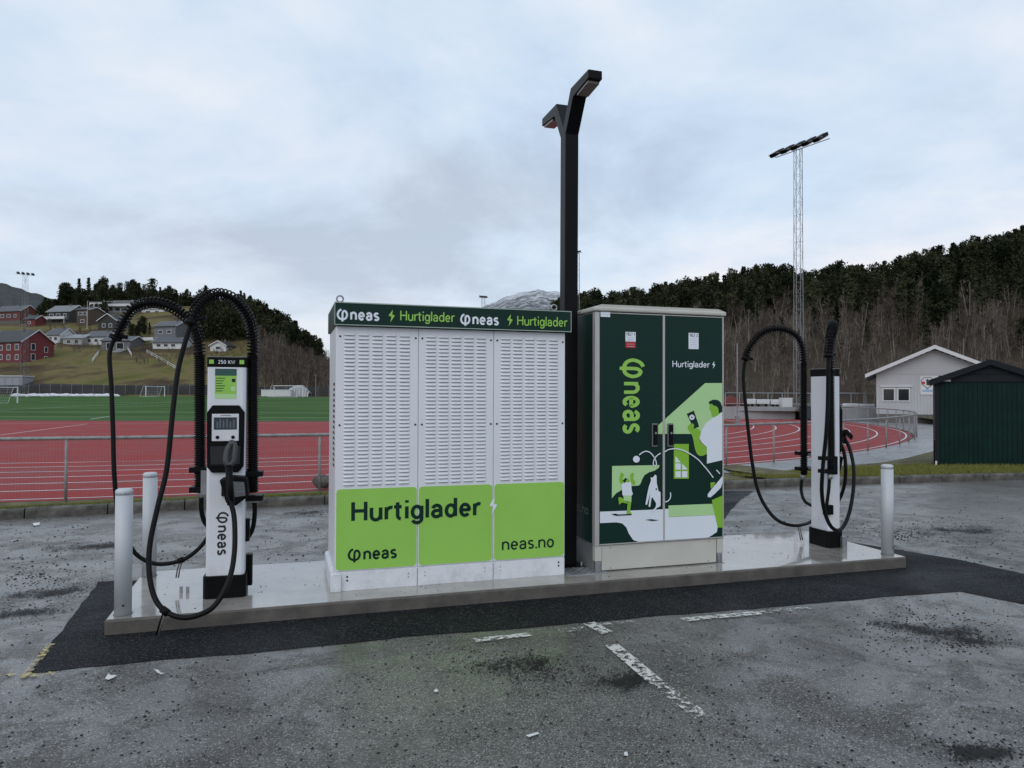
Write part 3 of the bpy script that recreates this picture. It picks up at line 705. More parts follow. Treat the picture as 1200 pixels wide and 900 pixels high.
# lettering on the lime band
FV = .288
def fx(px, py): return onv(px, py, FV)
a = fx(411.5, 610); b = fx(562, 604)
lettering('lettering', 'Hurtiglader', M_dgreen, wc, (a.x-WX, -.0022, a.z-.003), (1, 0, 0), (0, 0, 1), .152, .185, b.x-a.x, lift=.0012)
a = fx(409, 656.5); b = fx(465, 652)
lettering('lettering', 'neas', M_dgreen, wc, (a.x-WX, -.0022, a.z), (1, 0, 0), (0, 0, 1), .098, .185, b.x-a.x, True, lift=.0012)
a = fx(588, 644.5); b = fx(649, 641.0)
lettering('lettering', 'neas.no', M_dgreen, wc, (a.x-WX, -.0022, a.z), (1, 0, 0), (0, 0, 1), .105, .14, b.x-a.x, lift=.0012)
c = fx(578, 592.5); bolt('bolt_symbol', c.x-WX, c.z, .155, M_vwhite, wc, -.002, 1.0, .0025)
# dark grille slots in the left flank
mb = MB()
for i in range(16): mb.box(wl(1.598)-.0015, wl(1.598)+.002, .10, .30, 1.0+.045*i, 1.0+.045*i+.022)
mb.build('side_grille', M_dark, wc)['kind'] = 'stuff'

# ================================================================== GREEN CABINET
GX, GVv = 3.885, .284
gc = empty('green_cabinet', PF(GX, GVv), ANG); tag(gc, 'tall dark green cabinet with illustrated double doors on a grey base', 'cabinet')
GW, GD, Gz0, Gz1 = 1.342, .86, .238, 2.365
MB().box(0.004, GW-.004, .02, GD, Gz0, Gz1).build('body', M_alu, gc, bevel=.006)
MB().box(-.0015, .004, .062, GD-.03, Gz0+.012, Gz1-.012).build('side_panel', M_dgreen, gc)
MB().box(GW-.004, GW+.0015, .062, GD-.03, Gz0+.012, Gz1-.012).build('side_panel', M_dgreen, gc)
rf = MB().box(-.018, GW+.02, -.022, GD+.02, Gz1+.001, 2.405).build('roof', M_beige, gc, bevel=.012)
MB().prism([(-.01, 2.404), (GW+.012, 2.404), (GW-.06, 2.428), (.06, 2.428)], -.012, GD+.01, lambda x, z, y: (x, y, z)).build('roof_top', M_beige, rf)
for (x0, x1) in ((.0, .044), (GW-.014, GW)):
    MB().box(x0, x1, -.004, .06, Gz0-.001, Gz1-.004).build('corner_post', M_alu, gc, bevel=.004)
dxs = ((.046, .684), (.708, GW-.016)); doors = []
for (x0, x1) in dxs:
    d = MB().box(x0, x1, 0, .019, Gz0+.012, Gz1-.012).build('door', M_dgreen, gc, bevel=.002); doors.append(d)
    for (a0, a1, b0, b1) in ((x0, x1, Gz1-.016, Gz1-.008), (x0, x1, Gz0+.006, Gz0+.016)): MB().box(a0, a1, -.005, .01, b0, b1).build('edge_trim', M_alu, d)
MB().box(.685, .707, -.008, .019, Gz0+.006, Gz1-.008).build('centre_strip', M_alu, gc, bevel=.003)
# base with legs
MB().box(.075, GW-.075, .012, .03, .012, Gz0-.002).build('base_panel', M_beige, gc, bevel=.002)
MB().box(.03, GW-.03, .03, GD-.03, .004, Gz0-.002).build('base_frame', M_galvm, gc)
MB().prism([(.06, .004), (GD-.18, .004), (GD-.02, .11), (GD-.02, Gz0-.003), (.06, Gz0-.003)], .004, .029, lambda y, z, x: (x, y, z)).build('side_skirt', M_galvm, gc)
for x0 in (.004, GW-.070):
    MB().box(x0, x0+.066, .004, .058, .10, Gz0-.003).build('leg_cover', M_beige, gc, bevel=.002)
    leg = MB().box(x0+.006, x0+.06, .010, .055, 0, .10).build('leg', M_galv, gc)
    for q in (.018, .048): MB().box(x0+q-.005, x0+q+.005, .003, .010, .0, .085).build('leg_rib', M_galv, leg)
    MB().box(x0-.004, x0+.07, -.012, .06, -.001, .006).build('foot_plate', M_galv, leg)
for x in (.16, GW-.16): 
    for z in (.03, Gz0-.025):
        mb = MB(); mb.tube([(x, .014, z), (x, .009, z)], .005, 8); mb.build('screw', M_grey, gc)
def gloc(px, py):
    p = onv(px, py, GVv-.001); return (p.x-GX, p.z)
def zA(x, y): return gloc(695+x/7.5, 420+y/7.5)
def zB(x, y): return gloc(695+x/7.5, 530+y/7.5)
XMIN, XMAX = .047, GW-.017
LAY = [0]
def flat(name, pts, m, f=zB, clip=True, parent=None):
    LAY[0] += 1; y = -.0008-.00035*LAY[0]
    q = [f(*p) for p in pts]
    if clip: q = [(min(max(x, XMIN), XMAX), min(max(z, Gz0+.017), Gz1-.017)) for x, z in q]
    out = [q[0]]
    for p in q[1:]:
        if (p[0]-out[-1][0])**2+(p[1]-out[-1][1])**2 > 1e-8: out.append(p)
    bm = bmesh.new(); vs = [bm.verts.new((x, y, z)) for x, z in out]
    es = [bm.edges.new((vs[i], vs[(i+1) % len(vs)])) for i in range(len(vs))]
    bmesh.ops.triangle_fill(bm, edges=es, use_beauty=True, normal=(0, -1, 0))
    for fc in bm.faces:
        fc.normal_update()
        if fc.normal.y > 0: fc.normal_flip()
    me = bpy.data.meshes.new(name); bm.to_mesh(me); bm.free(); me.materials.append(m)
    return link(name, me, parent or doors[1 if sum(p[0] for p in out)/len(out) > .695 else 0])
def smooth(pts, n=4):
    q = catmull([(*p, 0) for p in pts+[pts[0]]], n); return [(p.x, p.y) for p in q[:-1]]
def stroke(name, pts, w, m, f=zA):
    LAY[0] += 1; y = -.0008-.00035*LAY[0]
    q = [f(*p) for p in pts]; q = [(p.x, p.y) for p in catmull([(*p, 0) for p in q], 5)]
    L, Rr = ribbon2(q, w); n = len(q)
    return MB().add([(p.x, y, p.y) for p in L]+[(p.x, y, p.y) for p in Rr], [(i, n+i, n+i+1, i+1) for i in range(n-1)]).build(name, m, doors[0] if q[0][0] < .69 else doors[1])
def circ(cx, cy, r, n=18): return [(cx+r*math.cos(2*math.pi*i/n), cy+r*math.sin(2*math.pi*i/n)) for i in range(n)]
flat('printed_shape', [(552, 606), (985, 217), (1160, 217), (1160, 662), (552, 664)], M_lgt, zA)
flat('printed_shape', smooth([(835, 590), (868, 568), (885, 600), (915, 618), (945, 640), (940, 720), (955, 745), (1000, 785), (1005, 830), (960, 856), (920, 845), (895, 790), (875, 690), (850, 650), (832, 625)]), M_mid, zA)
flat('printed_shape', [(1025, 402), (1020, 440), (1035, 470), (1045, 515), (1075, 515), (1120, 490), (1120, 440), (1090, 415), (1050, 398)], M_mid, zA)
flat('printed_shape', [(1015, 385), (1030, 372), (1060, 362), (1095, 365), (1120, 385), (1138, 425), (1145, 470), (1105, 483), (1100, 440), (1085, 420), (1060, 415), (1045, 400), (1022, 402)], M_dgreen, zA)
flat('printed_shape', [(1160, 470), (1090, 505), (1040, 530), (990, 570), (955, 630), (935, 700), (950, 735), (1000, 780), (1000, 925), (1160, 893)], M_vwhite, zA)
flat('printed_shape', [(822, 487), (885, 458), (932, 600), (885, 618)], M_dgreen, zA)
flat('printed_shape', circ(868, 517, 23), M_vwhite, zA)
flat('printed_shape', [(872, 500), (858, 520), (866, 521), (862, 534), (877, 514), (869, 513)], M_dgreen, zA)
flat('printed_shape', smooth([(855, 600), (868, 572), (884, 580), (882, 612), (870, 625)]), M_mid, zA)
flat('printed_shape', [(708, 752), (840, 752), (840, 1057), (708, 1057)], M_mid, zA)
for q in ([(722, 32), (768, 88), (722, 90)], [(722, 98), (768, 98), (768, 152), (722, 152)], [(722, 166), (768, 166), (768, 220), (722, 220)], [(780, 166), (826, 166), (826, 220), (780, 220)], [(780, 100), (826, 146), (826, 150), (780, 152)]): flat('printed_shape', q, M_vwhite)
flat('printed_shape', [(165, 120), (582, 112), (575, 135), (540, 160), (490, 175), (450, 200), (430, 235), (415, 275), (400, 292), (340, 296), (290, 310), (240, 335), (200, 360), (175, 390), (163, 405)], M_lgt)
flat('printed_shape', [(48, 522), (590, 501), (662, 495), (664, 570), (1050, 552), (1068, 552), (1092, 660), (1085, 700), (1040, 730), (1010, 760), (1005, 779), (625, 796), (395, 806), (350, 770), (310, 710), (290, 660), (255, 625), (205, 615), (48, 622)], M_vwhite)
flat('printed_shape', [(660, 467), (1045, 452), (1068, 550), (660, 568)], M_lgt)
flat('printed_shape', [(1040, 420), (1140, 378), (1160, 372), (1160, 660), (1092, 660), (1068, 552)], M_mid)
flat('printed_shape', [(1028, 265), (1070, 262), (1060, 290), (1030, 320)], M_mid)
flat('printed_shape', [(1160, 205), (1100, 250), (1040, 320), (1003, 370), (1005, 392), (1030, 395), (1070, 360), (1120, 310), (1160, 262)], M_vwhite)
stroke('printed_line', [(1080, 155), (1095, 170), (1110, 188)], .010, M_vwhite, zB)
for q in ([(228, 240), (240, 180), (258, 185), (270, 200), (255, 230), (262, 262), (240, 278)], [(325, 195), (350, 178), (353, 200), (350, 230), (368, 260), (355, 288), (335, 268), (325, 220)], [(285, 230), (312, 235), (312, 268), (285, 270)]): flat('printed_shape', smooth(q, 3), M_mid)
flat('printed_shape', [(255, 250), (280, 225), (300, 232), (290, 240), (275, 268)], M_dgreen)
flat('printed_shape', [(218, 395), (245, 395), (285, 430), (300, 440), (332, 432), (320, 525), (335, 530), (335, 550), (290, 545), (300, 450), (250, 440), (225, 460)], M_mid)
flat('printed_shape', [(262, 376), (335, 373), (332, 435), (300, 432), (265, 420)], M_lgt)
flat('printed_shape', [(245, 280), (290, 262), (330, 265), (335, 330), (345, 365), (335, 380), (255, 378)], M_vwhite)
for q in ([(155, 543), (190, 537), (220, 545), (330, 540), (335, 550), (200, 557)], [(455, 592), (500, 586), (575, 595), (520, 603)]): flat('printed_shape', q, M_dgreen)
flat('printed_shape', [(500, 220), (520, 222), (540, 195), (553, 205), (555, 270), (570, 340), (588, 350), (588, 470), (555, 490), (520, 525), (512, 515), (545, 480), (550, 450), (520, 400), (510, 395), (497, 480), (482, 475), (495, 380), (500, 350), (470, 460), (455, 458), (470, 370), (485, 300), (505, 245)], M_vwhite)
flat('printed_shape', circ(551, 323, 8, 10), M_dgreen)
stroke('printed_line', [(627, 435), (655, 425), (675, 395), (675, 350)], .010, M_vwhite, zB)
stroke('printed_line', [(400, 848), (430, 825), (465, 815), (500, 830), (530, 865), (548, 905), (550, 935), (535, 945), (524, 925), (532, 885), (560, 850), (589, 832)], .010, M_vwhite)
stroke('printed_line', [(620, 822), (660, 800), (715, 793), (780, 805), (850, 840), (920, 890), (960, 935), (1000, 980), (1050, 1047)], .010, M_vwhite)
flat('printed_shape', circ(375, 60, 30), M_vwhite)
# vertical logo, reading downwards
a = zA(272, 17); b = zA(272, 662)
lettering('lettering', 'neas', M_lime, doors[0], (a[0], -.001, a[1]), (0, 0, -1), (1, 0, 0), .218, .185, a[1]-b[1], True, lift=.001)
a = zA(697, 74); b = zA(1020, 82)
lettering('lettering', 'Hurtiglader', M_vwhite, doors[1], (a[0], -.001, a[1]), (1, 0, 0), (0, 0, 1), .056, .14, b[0]-a[0], lift=.001)
c = zA(1060, 57); bolt('bolt_symbol', c[0], c[1], .068, M_vwhite, doors[1], -.001, 1.2, .002)
def zC(x, y): return gloc(660+x/6, 350+y/6)
def sticker(x0, y0, x1, y1, m, parent, t=.0012):
    a = zC(x0, y0); b = zC(x1, y1); return MB().box(a[0], b[0], -t, .001, b[1], a[1]).build('sticker', m, parent)
s1 = sticker(438, 233, 510, 303, M_vwhite, doors[0]); s2 = sticker(438, 303, 510, 347, M_red, doors[0], .0014); s3 = sticker(882, 240, 952, 355, M_vwhite, doors[1]); s4 = sticker(262, 92, 328, 130, M_vwhite, doors[0], .0062)
for (txt, x, y, xb, sp_) in (('FELT 1', 446, 258, 502, s1), ('FELT 2', 890, 266, 945, s3)):
    a = zC(x, y); b = zC(xb, y); lettering('lettering', txt, M_dark, sp_, (a[0], -.0014, a[1]), (1, 0, 0), (0, 0, 1), .024, .2, b[0]-a[0], lift=.0006)
M_lav = mat('faint print', (.35, .33, .45), .5)
for (sp_, x0, x1, ys) in ((s1, 450, 498, (272, 284, 294)), (s3, 894, 940, (280, 294, 308, 322)), (s2, 448, 500, (318, 334)), (s3, 888, 946, (338,)), (s4, 268, 322, (110,))):
    for y in ys:
        a = zC(x0, y); b = zC(x1, y+3); MB().box(a[0], b[0], -.0072 if sp_ is s4 else -.0020, -.001, b[1], a[1]).build('print_line', M_lav if sp_ is not s2 else M_vwhite, sp_)
for (x0, x1) in ((513, 566), (650, 702)):
    a = zA(x0, 570); b = zA(x1, 778); dd = doors[0] if x0 < 600 else doors[1]
    hb = MB().box(a[0], b[0], -.016, .0, b[1], a[1]).build('handle', M_grey, dd, bevel=.012, seg=3)
    MB().box(a[0]+.008, b[0]-.008, -.026, -.015, b[1]+.02, a[1]-.015).build('handle_grip', M_black, hb, bevel=.008, seg=3)
    mb = MB(); cz = (a[1]+b[1])/2; mb.tube([((a[0]+b[0])/2, -.024, cz+.02), ((a[0]+b[0])/2, -.030, cz+.02)], .010, 12); mb.build('lock', M_galv, hb)
# web address along the left flank
M_dim = mat('grey green print', (.14, .17, .16), .5)
lettering('lettering', 'neas.no', M_dim, gc, (-.002, .60, .50), (0, -1, 0), (0, 0, 1), .085, .14, .46, off=(-1, 0, 0), lift=.0012)

# ================================================================== LAMP POST
lp = empty('lamp_post', PF(3.755, .62), ANG); tag(lp, 'tall black square lamp post with two angled heads between the cabinets', 'lamp post')
lp.rotation_euler = (0, R_(.15), ANG)
MB().box(-.066, .066, -.066, .066, .012, 4.13).build('post', M_blackm, lp, bevel=.006)
MB().box(-.13, .13, -.13, .13, 0, .014).build('base_plate', M_blackm, lp, bevel=.003)
for x in (-.1, .1):
    for y in (-.1, .1):
        mb = MB(); mb.tube([(x, y, .013), (x, y, .05)], .011, 8); mb.build('anchor_bolt', M_galv, lp)
def lhead(sgn, L1=.52, rise=.47, L2=.60):
    # profile in (y, z): leaves the post, leans out, then carries the flat head
    t = .105
    A = Vector((sgn*.012, 4.07)); Bp = Vector((sgn*.215, 4.385)); Cp = Vector((sgn*.60, 4.40))
    def nrm(a, b):
        d = (b-a).normalized(); return Vector((-d.y, d.x))
    n1 = nrm(A, Bp)*sgn; n2 = nrm(Bp, Cp)*sgn; nm = (n1+n2).normalized(); nm = nm/max(.4, nm.dot(n1))
    poly = [A+n1*t/2, Bp+nm*t/2, Cp+n2*t*.36, Cp-n2*t*.36, Bp-nm*t/2, A-n1*t/2]
    arm = MB().prism([(p.x, p.y) for p in poly], -.0655, .0655, lambda y, z, x: (x, y, z)).build('arm', M_blackm, lp, bevel=.005)
    d = (Cp-Bp).normalized(); q0 = Bp+d*.10-n2*(t*.48); q1 = Cp-d*.04-n2*(t*.40)
    MB().prism([(q0.x, q0.y), (q1.x, q1.y), ((q1-n2*.02).x, (q1-n2*.02).y), ((q0-n2*.02).x, (q0-n2*.02).y)], -.055, .055, lambda y, z, x: (x, y, z)).build('lamp_lens', mat('lamp lens', (.20, .17, .15), .25), arm)
lhead(-1); lhead(1)

# ================================================================== CHARGING POSTS
def helix(path, R, wire, pitch, n=12, seg=5):
    P = [Vector(p) for p in path]; d = [0]
    for i in range(1, len(P)): d.append(d[-1]+(P[i]-P[i-1]).length)
    L = d[-1]; N_ = int(L/pitch*n); out = []; j = 0
    t = (P[1]-P[0]).normalized(); up = Vector((0, 1, 0)); a = (up-t*up.dot(t)).normalized()
    for k in range(N_+1):
        s = L*k/N_
        while j < len(P)-2 and d[j+1] < s: j += 1
        f = (s-d[j])/max(1e-6, d[j+1]-d[j]); c = P[j].lerp(P[j+1], f); t2 = (P[min(j+2, len(P)-1)]-P[max(j-1, 0)]).normalized()
        a = (a-t2*a.dot(t2)).normalized(); b = t2.cross(a); w = 2*math.pi*k/n
        out.append(c+(a*math.cos(w)+b*math.sin(w))*R)
    mb = MB(); mb.smooth = True; mb.tube(out, wire, seg); return mb
def charger(loc, rz, label):
    t = empty('charging_post', loc, rz); tag(t, label, 'charger', 'electric car charging posts')
    w, d = .143, .080; c = .020
    def oct_(w, d, c): return [(-w+c, -d), (w-c, -d), (w, -d+c), (w, d-c), (w-c, d), (-w+c, d), (-w, d-c), (-w, -d+c)]
    up = lambda a, b, z: (a, b, z)
    MB().prism(oct_(w, d, c), .16, 1.815, up).build('body', M_white, t, bevel=.006)
    MB().prism(oct_(w+.017, d+.022, .026), 0, .176, up).build('base_cover', M_black, t, bevel=.006)
    cap = MB().prism(oct_(w+.006, d+.006, .022), 1.812, 1.892, up).build('cap', M_black, t, bevel=.01)
    MB().prism(oct_(w+.004, d+.004, .022), 1.8915, 1.897, up).build('cap_top', M_galvm, cap)
    yf = -d-.0065
    lettering('lettering', '250 KW', M_vwhite, cap, (-.062, yf, 1.840), (1, 0, 0), (0, 0, 1), .026, .16, .125, lift=.0008)
    for x in (-.128, .096): MB().box(x, x+.034, yf-.0015, yf+.003, 1.838, 1.870).build('green_tag', M_lime, cap)
    ps = MB().box(-.085, .075, -d-.0015, -d+.001, 1.562, 1.80).build('poster', M_lime, t)
    MB().box(-.085, .075, -d-.0022, -d, 1.745, 1.80).build('poster_heading', mat('teal print', (.02, .09, .08), .5), ps)
    MB().box(-.085, .075, -d-.0022, -d, 1.562, 1.60).build('poster_footer', M_lgt, ps)
    for i in range(6): MB().box(-.078, -.01-.01*(i % 3), -d-.0024, -d, 1.722-.02*i, 1.728-.02*i).build('print_line', M_dgreen, ps)
    MB().box(.04, .066, -d-.0024, -d, 1.695, 1.722).build('poster_symbol', M_dgreen, ps)
    MB().box(.034, .066, -d-.0024, -d, 1.625, 1.66).build('poster_panel', M_lgt, ps)
    # display module
    op = [(-w+.004, 1.455), (-.098, 1.512), (.098, 1.512), (w-.004, 1.455), (w-.008, 1.03), (.095, .985), (-.098, .985), (-w+.008, 1.03)]
    dm = MB().prism(op, -d-.03, -d+.005, lambda a, b, y: (a, y, b)).build('display_housing', M_black, t, bevel=.006)
    ds = MB().box(-.1, .098, -d-.036, -d-.028, 1.232, 1.445).build('display', M_whited, dm, bevel=.003)
    MB().box(-.086, .084, -d-.038, -d-.035, 1.322, 1.418).build('screen', M_lcd, ds)
    for i, (xx, hh2) in enumerate(((-.066, .05), (-.045, .07), (-.02, .06), (.005, .07), (.03, .05), (.055, .064))): MB().box(xx, xx+.012, -d-.0386, -d-.0375, 1.335, 1.335+hh2).build('screen_mark', mat('lcd mark', (.10, .13, .16), .3), ds)
    MB().box(-.035, -.027, -d-.0372, -d-.0355, 1.428, 1.437).build('brand_mark', M_red, ds); MB().box(-.022, .038, -d-.0372, -d-.0355, 1.430, 1.436).build('brand_mark', M_grey, ds)
    for x in (-.058, .056):
        mb = MB(); mb.tube([(x, -d-.034, 1.262), (x, -d-.041, 1.262)], .0135, 14); mb.build('button', M_black, ds)
    MB().prism([(-.112, 1.20), (.112, 1.20), (.106, 1.05), (-.106, 1.05)], -d-.0335, -d-.029, lambda a, b, y: (a, y, b)).build('holster_recess', M_dark, dm)
    MB().box(-.118, .116, -d-.042, -d-.028, 1.196, 1.212).build('holster_lip', M_black, dm, bevel=.003); MB().box(-.112, .11, -d-.040, -d-.028, 1.028, 1.044).build('holster_lip', M_black, dm, bevel=.003)
    # card terminal on the front
    tm = MB().prism([(-.03, .94), (.05, .965), (.17, .955), (.185, .81), (.09, .735), (.02, .76)], -d-.14, -d+.004, lambda a, b, y: (a, y, b)).build('card_terminal', M_black, t, bevel=.012)
    MB().box(-.028, .03, -d-.02, -d+.002, .80, .925).build('terminal_plate', M_black, tm)
    MB().prism([(.072, .925), (.152, .92), (.165, .815), (.085, .805)], -d-.146, -d-.138, lambda a, b, y: (a, y, b)).build('keypad', M_grey, tm, bevel=.003)
    for i in range(3):
        for j in range(3): MB().box(.092+j*.02+(i*.003), .105+j*.02+i*.003, -d-.149, -d-.145, .895-i*.026, .908-i*.026).build('key', mat('key grey', (.2, .21, .22), .5), tm)
    lettering('lettering', 'neas', M_dark, t, (-.052, -d-.0005, .665), (0, 0, -1), (1, 0, 0), .082, .175, .33, True, lift=.001)
    return t
def hose(parent, P, R, name='cable_arm', pitch=.0185, inner=.82):
    mb = MB(); mb.smooth = True; mb.tube(catmull(P[:4], 4), R*inner, 12); o = mb.build(name, M_rub, parent)
    helix(catmull(P[:4], 8), R, .0062, pitch).build('coil_spring', M_black, o)
    Q = catmull(P[3:], 8)
    mb = MB(); mb.smooth = True; mb.tube(Q, .021, 10); mb.build('arched_cable', M_rub, o)
    helix(Q, R*1.03, .0066, pitch*1.5, 14).build('arched_coil', M_black, o); return o
def cable(parent, P, r=.0175, name='cable'):
    mb = MB(); mb.smooth = True; mb.tube(catmull(P, 7), r, 10); return mb.build(name, M_rub, parent)
def collar(parent, p, q, r, name='collar'):
    mb = MB(); mb.smooth = True; mb.tube([p, q], r, 16); return mb.build(name, M_black, parent)
C1 = empty  # readability only
ch1 = charger(PF(.768, .343+.105), R_(14.5), 'white charging post with display facing out and two arched cable arms')
bpy.context.view_layer.update()
inv1 = ch1.matrix_world.inverted()
def loc1(p): return inv1 @ p
def L1(pts): return [loc1(gd(*p)) for p in pts]
D1 = 5.86
def clamp(parent, c, w=.075, d=.06, h=.022): 
    return MB().box(c[0]-w, c[0]+w, c[1]-d, c[1]+d, c[2]-h, c[2]+h).build('clamp', M_black, parent, bevel=.005)
# left arm
hp = L1([(234.5, 577, D1), (234.4, 520, D1), (234.4, 460, D1), (234.4, 415, D1), (233, 397, D1), (227, 381, D1-.01), (216, 370, D1-.02), (203, 361, D1-.03), (186, 355, D1-.04), (170, 355.5, D1-.05), (156, 361, D1-.05), (146, 374, D1-.05), (139, 388, D1-.05), (136, 394, D1-.05)])
armL = hose(ch1, hp, .041)
e1 = hp[-1]; collar(armL, e1, e1+(hp[-1]-hp[-2])*.55, .05); 
mb = MB(); mb.smooth = True; mb.tube([e1, e1+Vector((.085, 0, -.006))], .017, 10); mb.build('collar_pin', M_black, armL)
cab1 = L1([(136, 394, D1-.05), (131, 404, D1-.05), (128.3, 419, D1-.06), (130.5, 453, D1-.08), (132.5, 507, D1-.1), (134, 557, D1-.12), (139, 605, D1-.1), (151, 637, D1-.05), (164, 653, D1), (185, 661, D1+.04), (212, 657, D1+.1), (230.7, 645, D1+.18), (243, 630, D1+.25), (258, 606, D1+.25)])
cable(ch1, cab1)
tg = L1([(212, 658, D1+.1), (209, 668, D1+.1), (207.5, 677, D1+.11)])
for dx_ in (-.008, .010):
    mb = MB(); mb.smooth = True; mb.tube([q+Vector((dx_, 0, 0)) for q in tg], .006, 6); mb.build('cable_tie', M_grey, ch1)
collar(ch1, loc1(gd(209, 657.5, D1+.1)), loc1(gd(215, 655.5, D1+.1)), .024, 'cable_sleeve')
# right arm
hp = L1([(296, 577, D1+.02), (296, 520, D1+.02), (296, 460, D1+.02), (296.5, 415, D1+.02), (296, 395, D1), (293, 377, D1-.05), (284, 360, D1-.12), (271, 348.5, D1-.2), (256, 344.5, D1-.28), (243, 349, D1-.36), (232, 360, D1-.43), (227, 370, D1-.47), (225, 376, D1-.48)])
armR = hose(ch1, hp, .041)
e1 = hp[-1]; collar(armR, e1, e1+(hp[-1]-hp[-2])*.8, .048)
mb = MB(); mb.smooth = True; mb.tube([e1, e1+Vector((.10, 0, .03))], .016, 10); mb.build('collar_pin', M_black, armR)
K = 5.42
cab2 = L1([(225, 376, K), (222, 385, K-.01), (218.7, 395, K-.02), (209, 432, K-.05), (202.7, 480, K-.09), (195.5, 549, K-.15), (185, 593, K-.2), (176, 636, K-.25), (174.7, 668, K-.29), (180, 697, K-.33), (192, 715, K-.36), (212, 723.5, K-.38), (233, 720.5, K-.38), (252, 709, K-.32), (268, 681, K-.24), (274.7, 647, K-.13), (274.5, 607, K-.03), (269, 582.7, K+.0), (267.5, 560, K+.02), (268, 545, K+.04)])
cable(ch1, cab2, .0185)
collar(ch1, loc1(gd(268, 545, K+.04)), loc1(gd(270.5, 592, K-.0)), .026, 'strain_relief')
collar(ch1, loc1(gd(190, 713.5, K-.36)), loc1(gd(197, 719, K-.37)), .026, 'cable_sleeve')
tg = L1([(193, 717, K-.365), (189, 728, K-.37), (184.5, 744, K-.36)])
for dx_ in (-.007, .009):
    mb = MB(); mb.smooth = True; mb.tube([q+Vector((dx_, 0, 0)) for q in tg], .0065, 6); mb.build('cable_tie', M_grey if dx_ > 0 else M_rub, ch1)
def plug(parent, P0, P1, side, fwd):
    """gun shaped connector: grip loop from P0 (cable end) up to P1 (nose)"""
    ax = (P1-P0); L = ax.length; ax.normalize(); side = Vector(side).normalized(); fwd = Vector(fwd).normalized()
    def q(a, s, f): return P0+ax*(a*L)+side*s+fwd*f
    mb = MB(); mb.smooth = True
    mb.tube(catmull([q(0, 0, 0), q(.2, -.022, .004), q(.5, -.026, .006), q(.8, -.018, .01), q(1, .004, .012)], 5), [.024]*21, 8)
    mb.tube(catmull([q(0, .002, 0), q(.2, .030, .01), q(.5, .030, .016), q(.8, .028, .016), q(1, .010, .012)], 5), [.020]*21, 8)
    mb.tube([q(.86, .0, .006), q(1.08, .006, -.0)], [.034, .026], 12)
    return mb.build('plug', mat('plug grey', (.05, .05, .052), .5), parent)
plug(ch1, loc1(gd(268, 546, K+.04)), loc1(gd(272, 519, K+.08)), (1, 0, 0), (0, -1, 0))
# hose brackets and tail cables
for (x, ys) in ((234.5, (550, 573)), (297, (555, 583))):
    for y in ys: clamp(ch1, loc1(gd(x, y, D1+(.02 if x > 250 else 0))))
for (x0, pts) in ((0, [(236, 582, D1+.02), (236, 597, D1+.04), (240, 612, D1+.12), (250, 622, D1+.2)]), (1, [(298, 588, D1+.02), (298.5, 602, D1+.04), (295.5, 621, D1+.1), (286, 634, D1+.2), (272, 638, D1+.25)])):
    cable(ch1, L1(pts), .019, 'tail_cable')
    p = loc1(gd(pts[0][0], pts[0][1]-3, D1+.02)); collar(ch1, p+Vector((0, 0, .03)), p-Vector((0, 0, .025)), .03, 'cable_gland').data.materials[0] = M_galv
MB().box(.14, .172, .0, .06, .42, .60).build('rear_box', M_black, ch1); MB().box(.12, .19, .06, .13, .05, .30).build('rear_foot', M_black, ch1)
# wall of the arm brackets
for x in (-.20, .20): MB().box(min(x, x*.7), max(x, x*.65), .04, .09, .80, .99).build('arm_bracket', M_galvm, ch1)

ch2 = charger(PF(6.765, .705), ANG+R_(90), 'white charging post seen side on beside the lone bollard')
bpy.context.view_layer.update()
inv2 = ch2.matrix_world.inverted()
def loc2(p): return inv2 @ p
def L2(pts): return [loc2(gd(*p)) for p in pts]
D2 = 8.02      # rear arm
hp = L2([(942, 556, D2), (942, 520, D2), (942, 470, D2), (942, 425, D2), (941, 411, D2), (937.5, 400, D2), (930, 391, D2), (918, 386, D2), (905, 385.5, D2), (893, 390, D2), (883, 400, D2), (876.5, 411, D2), (873.8, 418, D2)])
armL = hose(ch2, hp, .036, pitch=.02); e1 = hp[-1]; collar(armL, e1, e1+(hp[-1]-hp[-2])*.6, .042)
p1 = loc2(gd(882, 421, D2)); mb = MB(); mb.smooth = True; mb.tube([e1, p1], .016, 10); mb.build('collar_pin', M_black, armL)
cable(ch2, L2([(873.5, 420, D2), (872, 430, D2), (871, 444, D2), (874, 477, D2-.03), (877.5, 510, D2-.05), (881.6, 543, D2-.08), (888, 574, D2-.1), (898, 595, D2-.15), (911, 609.5, D2-.2), (926.7, 615.5, D2-.2), (940, 615, D2-.08), (950, 611.5, D2+.06), (958, 604, D2+.12)]), .0185)
tg = L2([(936, 616, D2-.12), (938, 626, D2-.12), (939.5, 633, D2-.12)])
for dx_ in (-.012, .012):
    mb = MB(); mb.smooth = True; mb.tube([q+Vector((0, dx_, 0)) for q in tg], .007, 6); mb.build('cable_tie', M_grey, ch2)
D3 = 7.58      # front arm
hp = L2([(974, 553, D3), (974, 520, D3), (973.6, 480, D3), (973.2, 435, D3), (973, 414, D3-.0), (974.5, 398, D3-.05), (976.2, 387, D3-.14), (977, 381, D3-.26), (976.5, 379.5, D3-.40), (975, 383, D3-.54), (973, 394, D3-.64), (971.5, 408, D3-.68), (971, 415, D3-.69)])
armR = hose(ch2, hp, .036, pitch=.02); e1 = hp[-1]; collar(armR, e1, e1+(hp[-1]-hp[-2])*.6, .042)
mb = MB(); mb.smooth = True; mb.tube([e1, e1+Vector((0, -.07, 0))], .016, 10); mb.build('collar_pin', M_black, armR)
K2 = D3-.69
